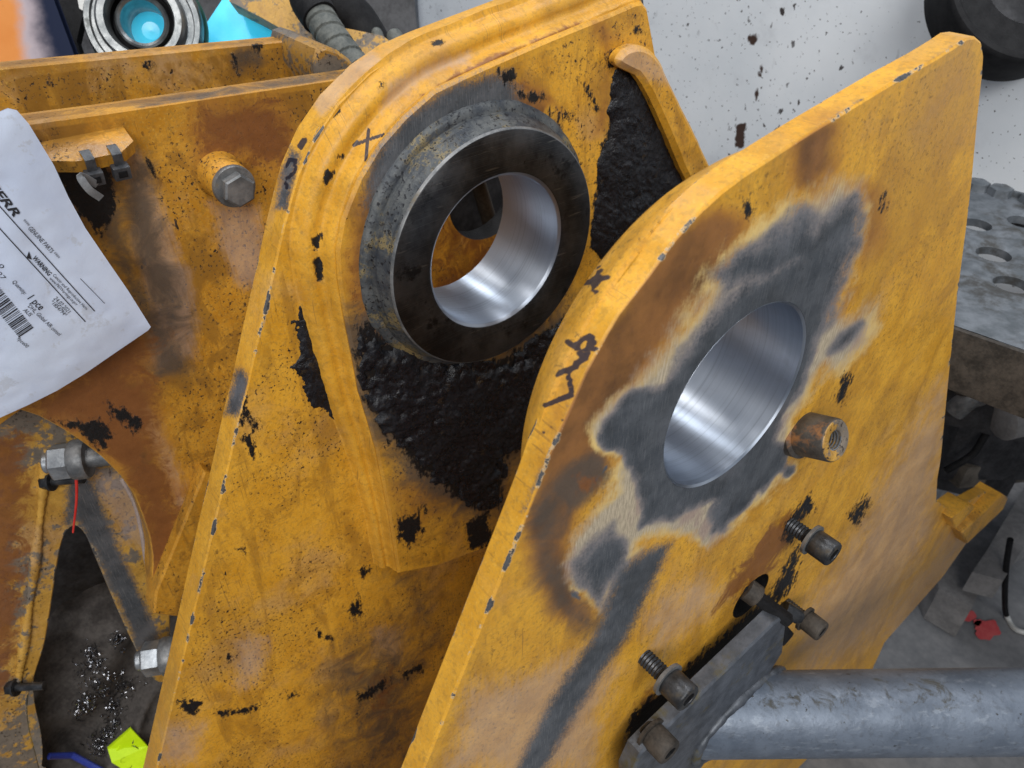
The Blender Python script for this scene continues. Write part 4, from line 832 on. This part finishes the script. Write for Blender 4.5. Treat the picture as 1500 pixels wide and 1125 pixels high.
wb = tube(ring_+[.001, 0, 0], .0045, 8, lambda s_, a_: 1+.08*math.sin(s_*523)+.16*math.sin(s_*91)+.1*math.sin(s_*233))
obj('weld_bead', wb, M_FLANGE, arm, smooth=180)
def cap_screw(px0, X0, X1, r, rs, label, d=(1, 0, 0), group=None, dirty=False):
    """socket-head screw standing off the plate: contact pixel at X0, head ends at X1"""
    o = U(px0, X=X0); L_ = X1-X0; hl = r*1.75; t = thing('cap_screw', label, 'screw', o, group)
    m = M_BLK if not dirty else M_FASC
    n_ = 28; pitch = .0026; turns = (L_-hl+.012)/pitch; tt = np.linspace(0, 1, int(turns*10)); 
    prof = []; x_ = -.012
    while x_ < L_-hl: prof += [(x_, rs*.86), (x_+pitch*.5, rs)]; x_ += pitch
    prof += [(L_-hl, rs*.9)]
    obj('shank', solid(prof, o, d, 28), m, t)
    obj('washer', lathe([(L_-hl-.0028, rs), (L_-hl-.0028, r*1.22), (L_-hl, r*1.25), (L_-hl+.0002, rs)], o, d, 40), m if dirty else M_GREYB, t)
    hd = obj('head', lathe([(L_-hl+.0004, rs*.8), (L_-hl+.0004, r*.97), (L_-hl+.0015, r), (L_-.0015, r), (L_-.0003, r*.93), (L_, r*.88), (L_, r*.52), (L_-.0005, r*.5)], o, d, 48), m, t)
    u_, v_, d_ = frame(d); a_ = np.arange(6)*np.pi/3; hx = np.vstack([o+d_*(L_-.0003)+r*.52*(np.cos(a_)[:, None]*u_+np.sin(a_)[:, None]*v_), o+d_*(L_-r*.9)+r*.5*(np.cos(a_)[:, None]*u_+np.sin(a_)[:, None]*v_)])
    obj('socket', (hx, [(i, (i+1) % 6, 6+(i+1) % 6, 6+i) for i in range(6)]+[tuple(range(6, 12))]), M_RUB, hd, smooth=None)
    return t
cap_screw((1157, 768), 0, .040, .0105, .0066, 'dark socket-head screw standing alone in the yellow plate below the stub')
cap_screw((944, 962), 0, .042, .0105, .0066, 'socket-head screw with exposed thread standing at the flange top edge')
cap_screw((1166, 896), .012, .040, .0098, .0062, 'rust-brown socket-head screw beside the dark opening at the flange end', dirty=True)
cap_screw((962, 1083), .030, .0435, .0105, .0066, 'short socket-head screw seated in the flange face', dirty=True)
# greasy latch of the clamp reaching into the dark opening
lt = thing('clamp_latch', 'greasy black steel latch reaching into the dark opening of the plate', 'latch', U((1110, 880), X=.01))
a = U((1088, 858), X=-.004); b = U((1150, 905), X=.030); dd = b-a
obj('latch_bar', box((a+b)/2, (dd, np.cross(dd, [0, .3, 1]), np.cross(dd, np.cross(dd, [0, .3, 1]))), (np.linalg.norm(dd)+.01, .011, .008), .002), M_RUB, lt)
obj('latch_collar', solid([(-.004, .008), (-.003, .0095), (.008, .0095), (.009, .008)], a+dd*.15, dd, 24), M_FASC, lt)
obj('latch_pin', solid([(0, .006), (.004, .0065), (.016, .0065), (.018, .0055)], U((1148, 890), X=.018), (.6, .5, -.5), 24), M_BLK, lt)
obj('latch_hook', box(U((1140, 925), X=.012), ((.3, .5, -.8), (1, 0, .4), (0, 1, .6)), (.028, .012, .016), .003), M_RUB, lt)
obj('opening_blackout', lathe([(-.0155, .029), (-.05, .029), (-.05, .001)], (0, *YZ([(1100, 873)], 0)[0]), (1, 0, 0), 32), M_RUB, obj_R)  # black cup added behind the small opening so it stays dark

# ------------------------------------------------------------------ behind the frame, upper left: bearing, sheets, hoses
hc = UD((207, 30), .84); hax = -ray([(207, 30)])[0]; hax = hax/np.linalg.norm(hax)+np.array([-.12, -.12, .22]); hax /= np.linalg.norm(hax)
k_ = .84/FPX
hb = thing('bearing_hub', 'round grey steel bearing hub with a bright cyan opening behind the rails', 'bearing', hc-hax*.07)
obj('outer_race', lathe([(-.06, 82*k_), (-.012, 82*k_), (-.006, 79*k_), (-.006, 72*k_), (-.010, 70*k_), (-.010, 62*k_)], hc, hax, 80), M_HUB, hb)
obj('seal', lathe([(-.045, 84*k_), (-.040, 86*k_), (-.030, 86*k_), (-.026, 83*k_)], hc, hax, 80), M_GREEN, hb)
obj('inner_race', lathe([(-.012, 62*k_), (.006, 61*k_), (.010, 57*k_), (.010, 48*k_), (.003, 45*k_), (-.006, 44*k_)], hc, hax, 80), M_HUB, hb)
obj('gap', lathe([(-.006, 45*k_), (-.020, 44*k_), (-.020, 38*k_)], hc, hax, 64), M_RUB, hb)
obj('sleeve', lathe([(-.020, 38*k_), (-.004, 37*k_), (-.002, 34*k_), (-.004, 30*k_), (-.05, 28*k_)], hc, hax, 64), M_HUB, hb)
cd = hc-hax*.050; u_, v_, d_ = frame(hax)
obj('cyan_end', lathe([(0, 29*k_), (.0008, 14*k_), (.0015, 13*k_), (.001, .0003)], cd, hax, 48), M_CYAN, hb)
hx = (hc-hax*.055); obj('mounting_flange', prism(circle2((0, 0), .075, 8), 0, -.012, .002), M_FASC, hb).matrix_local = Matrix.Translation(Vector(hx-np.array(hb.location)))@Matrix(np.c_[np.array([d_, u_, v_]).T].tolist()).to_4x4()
tag(obj('cyan_panel', slab([UD(p, .95) for p in ((285, 70), (292, 50), (325, 0), (332, -8), (352, 6), (405, 48), (410, 80))], -fw, .004), M_CYAN, None, smooth=None), 'glowing cyan panel behind the rails beside the bearing hub', 'lamp panel')
gu, gv = np.meshgrid(np.linspace(0, 1, 26), np.linspace(0, 1, 26), indexing='ij'); cor = [np.array(UD(p, .80)) for p in ((-40, -30), (68, -30), (116, 100), (-40, 120))]
OV = ((1-gu)*(1-gv))[..., None]*cor[0]+(gu*(1-gv))[..., None]*cor[1]+(gu*gv)[..., None]*cor[2]+((1-gu)*gv)[..., None]*cor[3]; OV = OV.reshape(-1, 3)
OF = [(i*26+j, (i+1)*26+j, (i+1)*26+j+1, i*26+j+1) for i in range(25) for j in range(25)]
_s = NT('orange_blue_reflection'); _a = _s.math('ADD', _s.attr('side'), _s.math('MULTIPLY', _s.math('SUBTRACT', _s.noise(22, 5, .6), .5), .35))
_c = _s.mix(_s.step(_a, .42, .62), _s.mix(_s.noise(30, 5), (.50, .16, .025), (.60, .24, .06)), (.36, .30, .32)); _c = _s.mix(_s.step(_a, .58, .85), _c, (.012, .018, .045))  # pale then dark blue across the panel is a painted reflection
_g = _s.step(_s.noise(45, 5, .7), .64, .68); _c = _s.mix(_g, _c, (.012, .01, .01))
M_ORANGE_REFL = _s.out(_c, .35, _s.math('MULTIPLY', _s.step(_a, .58, .85), .6))
opn = obj('orange_panel', join((OV, OF), (OV+fw*.012, [f_[::-1] for f_ in OF])), M_ORANGE_REFL, None, dict(side=np.r_[gu.ravel(), gu.ravel()])); tag(opn, 'orange panel with a painted dark blue reflection beside the bearing hub', 'panel')
tag(obj('gasket_strip', slab([UD(p, .86) for p in ((78, -20), (128, -20), (124, 10), (112, 60), (122, 90), (105, 100))], -fw, .01), M_RUB, None, smooth=None), 'black speckled gasket strip between the orange panel and bearing hub', 'gasket')
tag(obj('card_edge', slab([UD(p, .85) for p in ((112, -10), (128, -12), (122, 16), (116, 12))], -fw, .003), M_WCABLE, None, smooth=None), 'small white and blue card edge above the bearing hub', 'card')
wp = [UD(p, .90) for p in ((325, -30), (470, -30), (480, 10), (500, 60), (505, 110), (440, 110), (430, 52), (380, 24), (336, 2))]
tag(obj('worn_bracket', slab(wp, -fw, .03), M_YEL_OLD, None, smooth=None), 'worn brown yellow bracket plate behind the rails under the hose', 'bracket')
tag(obj('lower_deck', slab([UD(p, 1.15) for p in ((-120, -60), (600, -60), (620, 140), (-120, 200))], -fw, .02), M_DARK, None, smooth=None), 'dark greasy deck plate behind the bearing hub', 'plate')
hs = spline([UD((450, -30), .86), UD((452, 0), .855), UD((470, 28), .845), UD((492, 62), .835), UD((525, 105), .83), UD((560, 150), .83)], 40)
hw = thing('wrapped_hose', 'ribbed grey hose with spiral wrap bending down behind the dark-ringed plate', 'hose', hs[-1])
m_ = len(hs); c1_ = int(m_*.40)
obj('sleeve', tube(hs[:c1_], .0205, 28, lambda s_, a_: 1+.05*(vnoise(np.c_[np.full(28, s_*90), np.cos(a_)*2, np.sin(a_)*2])-.5)), M_RUB, hw)
obj('wrap', tube(hs[c1_-6:], .0168, 32, lambda s_, a_: 1+.16*(np.clip(((s_/.0175+a_/(2*np.pi)) % 1.0)/.3, 0, 1)**.6-.8)), M_HOSE, hw)
h2 = spline([UD((475, -30), .93), UD((490, 5), .93), UD((520, 30), .94), UD((545, 70), .95)], 20)
tag(obj('black_hose', tube(h2, .026, 24), M_RUB, None), 'plain black hose behind the ribbed grey hose', 'hose')
sb2 = [UD(p, .9) for p in ((500, 40), (560, 52), (640, 110), (520, 130))]
tag(obj('yellow_bracket', slab(sb2, -fw, .012), M_YEL_OLD, None, smooth=None), 'small yellow bracket between the ribbed hose and the grey stubs', 'bracket')
for k, (p, q, lb) in enumerate((((550, 42), (562, 80), 'narrow grey rounded stub above the yellow plate edge'), ((575, 45), (590, 85), 'wider grey rounded stub next to the narrow one'))):
    a_, b_ = UD(p, .92), UD(q, .92); r_ = (8.5, 12)[k]*.92/FPX; d_ = b_-a_; L_ = np.linalg.norm(d_)
    tag(obj('stub', solid([(0, r_*.5), (.002, r_*.8), (.006, r_), (L_, r_)], a_, d_, 32), M_HOSE, None), lb, 'stub', None)

# ------------------------------------------------------------------ white splattered tank panel and the black tyre on it
WY = .86; wl_ = U((583, 0), Y=WY)[0]; 
gx = np.linspace(wl_, .9, 220); gz = np.linspace(-.38, .55, 90)
G = np.stack(np.meshgrid(gx, gz, indexing='ij'), -1).reshape(-1, 2)
yy_ = WY+np.where(G[:, 0] < wl_+.12, .12-np.sqrt(np.maximum(.0144-(wl_+.12-G[:, 0])**2, 0)), 0)+.012*np.sin(G[:, 0]*2.3)
WV = np.c_[G[:, 0], yy_, G[:, 1]]; nz = len(gz)
WF = [(i*nz+j, (i+1)*nz+j, (i+1)*nz+j+1, i*nz+j+1) for i in range(len(gx)-1) for j in range(nz-1)]
px = PX(WV)
drips = W(px, [np.array(q, float) for q in ([(1094, 52), (1115, 46), (1113, 56), (1102, 68), (1095, 66)], [(1103, 132), (1112, 124), (1111, 142), (1105, 150)], [(1078, 182), (1092, 178), (1090, 215), (1078, 225)], [(1112, 95), (1118, 86), (1116, 112), (1106, 115)])], 9)
tank = thing('white_tank', 'white painted tank side speckled with black splatter behind the plates', 'tank', (-.2, .95, FZ))
obj('tank_side', (WV, WF), M_WHITE, tank, dict(drip=drips))
obj('tank_rail', box(((wl_+.9)/2, .95, -.40), np.eye(3), (.9-wl_, .12, .06), .006), M_GREY, tank)
for x_ in (-1.5, -.6, .4): obj('tank_leg', box((x_, 1.0, (FZ-.43)/2), np.eye(3), (.08, .08, -.43-FZ), .004), M_DARK, tank)
dc = UD((1503, -22), .92); dax = -fw+.05*np.array([0, 0, 1]); dax /= np.linalg.norm(dax); kk = .92/FPX
ty_ = thing('rubber_wheel', 'black rubber wheel in front of the white tank', 'wheel', dc)
obj('tyre', lathe([(-.06, 100*kk), (-.05, 117*kk), (.0, 119*kk), (.005, 118*kk), (.008, 115*kk), (.009, 108*kk), (.006, 104*kk), (.006, 62*kk)], dc, dax, 96), M_RUB, ty_)
obj('hub', lathe([(.006, 62*kk), (.010, 30*kk), (.03, 26*kk), (.03, .001)], dc, dax, 64), M_DARK, ty_)

# ------------------------------------------------------------------ perforated step plank, right
GZ = -.12
def gp(p): return U(p, Z=GZ)[:2]
e0 = gp((1402, 478)); e1 = gp((1500, 512)); ga = e1-e0; ga /= np.linalg.norm(ga); gb = np.array([-ga[1], ga[0]]); gb = gb if gb[1] > 0 else -gb
def gl2(q): return np.array([(np.asarray(q)-e0)@ga, (np.asarray(q)-e0)@gb])
far_ = gl2(gp((1460, 282)))[1]
quad = np.array([(-.30, 0), (.55, 0), (.55, far_), (-.30, far_)])
holes = [circle2(tuple(gl2(gp(p))), r_, 28) for p, r_ in (((1432, 326), .0165), ((1499, 322), .0165), ((1457, 369), .018), ((1484, 413), .018))]
hp = [gl2(gp((1457, 369))), gl2(gp((1484, 413)))]; st_ = hp[1]-hp[0]
more_ = [hp[1]+st_*1.0+np.array([.02, .0]), hp[0]+np.array([.085, .03]), hp[1]+np.array([.09, .02]), hp[0]+np.array([.17, .05])]
for q in more_:
    if all(np.linalg.norm(q-h.mean(0)) > .045 for h in holes) and .025 < q[1] < far_-.025: holes.append(circle2(tuple(q), .018, 28))
v2, f2 = tess(resample(quad, .01), holes, lambda g: np.full(len(g), .008), .008)
dim = [gl2(gp(p)) for p in ((1458, 299), (1486, 340), (1427, 387), (1446, 440), (1402, 350))]
zz = np.zeros(len(v2))
for q in dim: r_ = np.hypot(*(v2-q).T); zz += .004*np.exp(-(r_/.006)**2)
for h in holes: r_ = np.hypot(*(v2-h.mean(0)).T); zz -= .003*np.exp(-((r_-.018)/.005)**2)
def g3(q, z): q = np.atleast_2d(q); return np.c_[e0+q[:, :1]*ga+q[:, 1:2]*gb, np.broadcast_to(z, len(q))]
TV = g3(v2, GZ+zz); parts = [(TV, f2)]
for h in holes:
    m_ = len(h); parts.append((np.vstack([g3(h, GZ-.003), g3(h, GZ-.012)]), [(i, (i+1) % m_, m_+(i+1) % m_, m_+i) for i in range(m_)]))
gt = thing('step_plank', 'galvanised perforated step plank with round holes beside the white tank', 'step plank', (*g3((.1, far_/2), GZ)[0][:2], GZ-.06))
obj('tread', join(*parts), M_GRATE, gt)
fq = np.array([(-.30, 0), (.55, 0)]); cxy = g3(np.array([(.125, 0)]), GZ-.032)[0]
obj('front_flange', box(cxy-np.r_[gb, 0]*.0035, (np.r_[ga, 0], np.r_[gb, 0], (0, 0, 1)), (.85, .006, .064), .002), M_FASC, gt)
cxy = g3(np.array([(.125, far_)]), GZ-.02)[0]
obj('rear_flange', box(cxy+np.r_[gb, 0]*.0035, (np.r_[ga, 0], np.r_[gb, 0], (0, 0, 1)), (.85, .006, .052), .002), M_GRATE, gt)
for k, p in enumerate(((1424, 282), (1468, 280), (1512, 296))):
    q = gl2(gp(p)); q[1] = far_-.004
    obj('tooth', solid([(0, .016), (.010, .014), (.012, .009)], g3(q, GZ-.001)[0], (0, 0, 1), 6), M_GRATE, gt)
for k in (-.2, .3): obj('leg', box(g3(np.array([(k, far_*.8)]), (GZ+FZ)/2)[0], (np.r_[ga, 0], np.r_[gb, 0], (0, 0, 1)), (.03, .03, GZ-FZ-.03), .002), M_DARK, gt)

# ------------------------------------------------------------------ floor clutter, lower right
def fbox(name, pts_px, z, th, mat, label, cat):
    q = U(np.array(pts_px, float), Z=z); return tag(obj(name, slab(q, (0, 0, 1), th), mat, None, smooth=None), label, cat)
fbox('steel_block', [(1372, 735), (1440, 625), (1560, 615), (1560, 690), (1500, 720), (1424, 890), (1376, 862), (1350, 800)], -.86, .087, M_GREY, 'flat grey steel slab on the floor past the yellow plate foot', 'steel slab')
fbox('steel_bar', [(1424, 838), (1442, 812), (1500, 715), (1570, 640), (1570, 760), (1500, 800), (1470, 850)], -.80, .05, M_GREY, 'thick grey bar lying on the grey slab', 'steel bar')
def dbox(name, p, depth, size, rot, mat, label, cat):
    c = UD(p, depth); R_ = np.array([[math.cos(rot), math.sin(rot), 0], [-math.sin(rot), math.cos(rot), 0], [0, 0, 1]])
    return tag(obj(name, box(c, R_, size, min(size)*.12), mat, None), label, cat)
dbox('motor_housing', (1440, 560), 1.22, (.34, .14, .10), .5, M_DARK, 'dark motor housing in the shade under the step plank', 'motor')
dbox('machine_block', (1480, 600), 1.35, (.3, .2, .16), .9, M_DARK, 'black machine block behind the motor housing', 'machine block')
tag(obj('canister', solid([(0, .03), (.004, .036), (.11, .036), (.114, .03)], UD((1462, 612), 1.16), rt*.9+fw*.2+[0, 0, .25], 40), M_GREY, None), 'pale grey canister lying under the step plank', 'canister')
tag(obj('yellow_strip', box(UD((1410, 655), 1.28), (np.array([.25, .35, 1]), rt, np.cross([.25, .35, 1], rt)), (.055, .016, .008), .002), M_YEL_L, None), 'short yellow strip among the dark parts under the plank', 'strip')
dbox('cable_tray', (1400, 650), 1.36, (.2, .08, .16), .5, M_DARK, 'black tray holding the short yellow strip', 'tray')
tag(obj('timber_block', box(UD((1455, 668), 1.40), (rt+.5*fw, (0, 0, 1), np.cross(rt+.5*fw, (0, 0, 1))), (.30, .05, .10), .004), matte('old_timber', (.07, .06, .05), (.17, .15, .125), .8, 30, .5), None), 'weathered grey timber block under the step plank', 'timber')
tag(obj('round_cover', solid([(0, .05), (.006, .056), (.03, .056), (.036, .045), (.04, .02)], UD((1408, 528), 1.18), -fw+.5*rt, 40), M_FASC, None), 'round grimy cover behind the plate edge under the plank', 'cover')
tag(obj('grey_elbow', tube(spline([UD((1395, 600), 1.2), UD((1420, 580), 1.18), UD((1450, 575), 1.18), UD((1490, 560), 1.2)], 12), .020, 20), M_GREYB, None), 'dull grey pipe elbow in the shade under the plank', 'pipe')
tag(obj('black_lead', tube(spline([UD((1385, 690), 1.25), UD((1425, 665), 1.24), UD((1450, 630), 1.24), UD((1500, 600), 1.25)], 12), .006, 10), M_RUB, None), 'thin black lead running over the clutter under the plank', 'lead')
cb = spline([UD((1480, 790), 1.3), UD((1474, 830), 1.34), UD((1472, 880), 1.40), U((1476, 905), Z=FZ+.006), U((1495, 925), Z=FZ+.006), U((1560, 930), Z=FZ+.006)], 14)
cbt = thing('cable', 'thin cable, black above and white below, curling on the floor by the red paint', 'cable', cb[-1])
obj('black_sheath', tube(cb[:40], .005, 10), M_RUB, cbt); obj('white_core', tube(cb[39:], .0048, 10), M_WCABLE, cbt)
blob = []
for (x_, y_, rx, ry) in ((1418, 903, 13, 9), (1446, 922, 20, 13), (1432, 912, 6, 5)):
    a_ = np.linspace(0, 2*np.pi, 40, endpoint=False); rr_ = 1+.45*(fbm(np.c_[np.cos(a_), np.sin(a_)]*1.7+x_, 1, 3, 2)-.5)*2
    q = np.c_[x_+rx*rr_*np.cos(a_), y_+ry*rr_*np.sin(a_)]; blob.append((U(q, Z=FZ+.004), [tuple(range(39, -1, -1))]))
tag(obj('paint_mark', join(*blob), M_REDP, None, smooth=None), 'red spray paint mark on the concrete floor', 'paint mark')
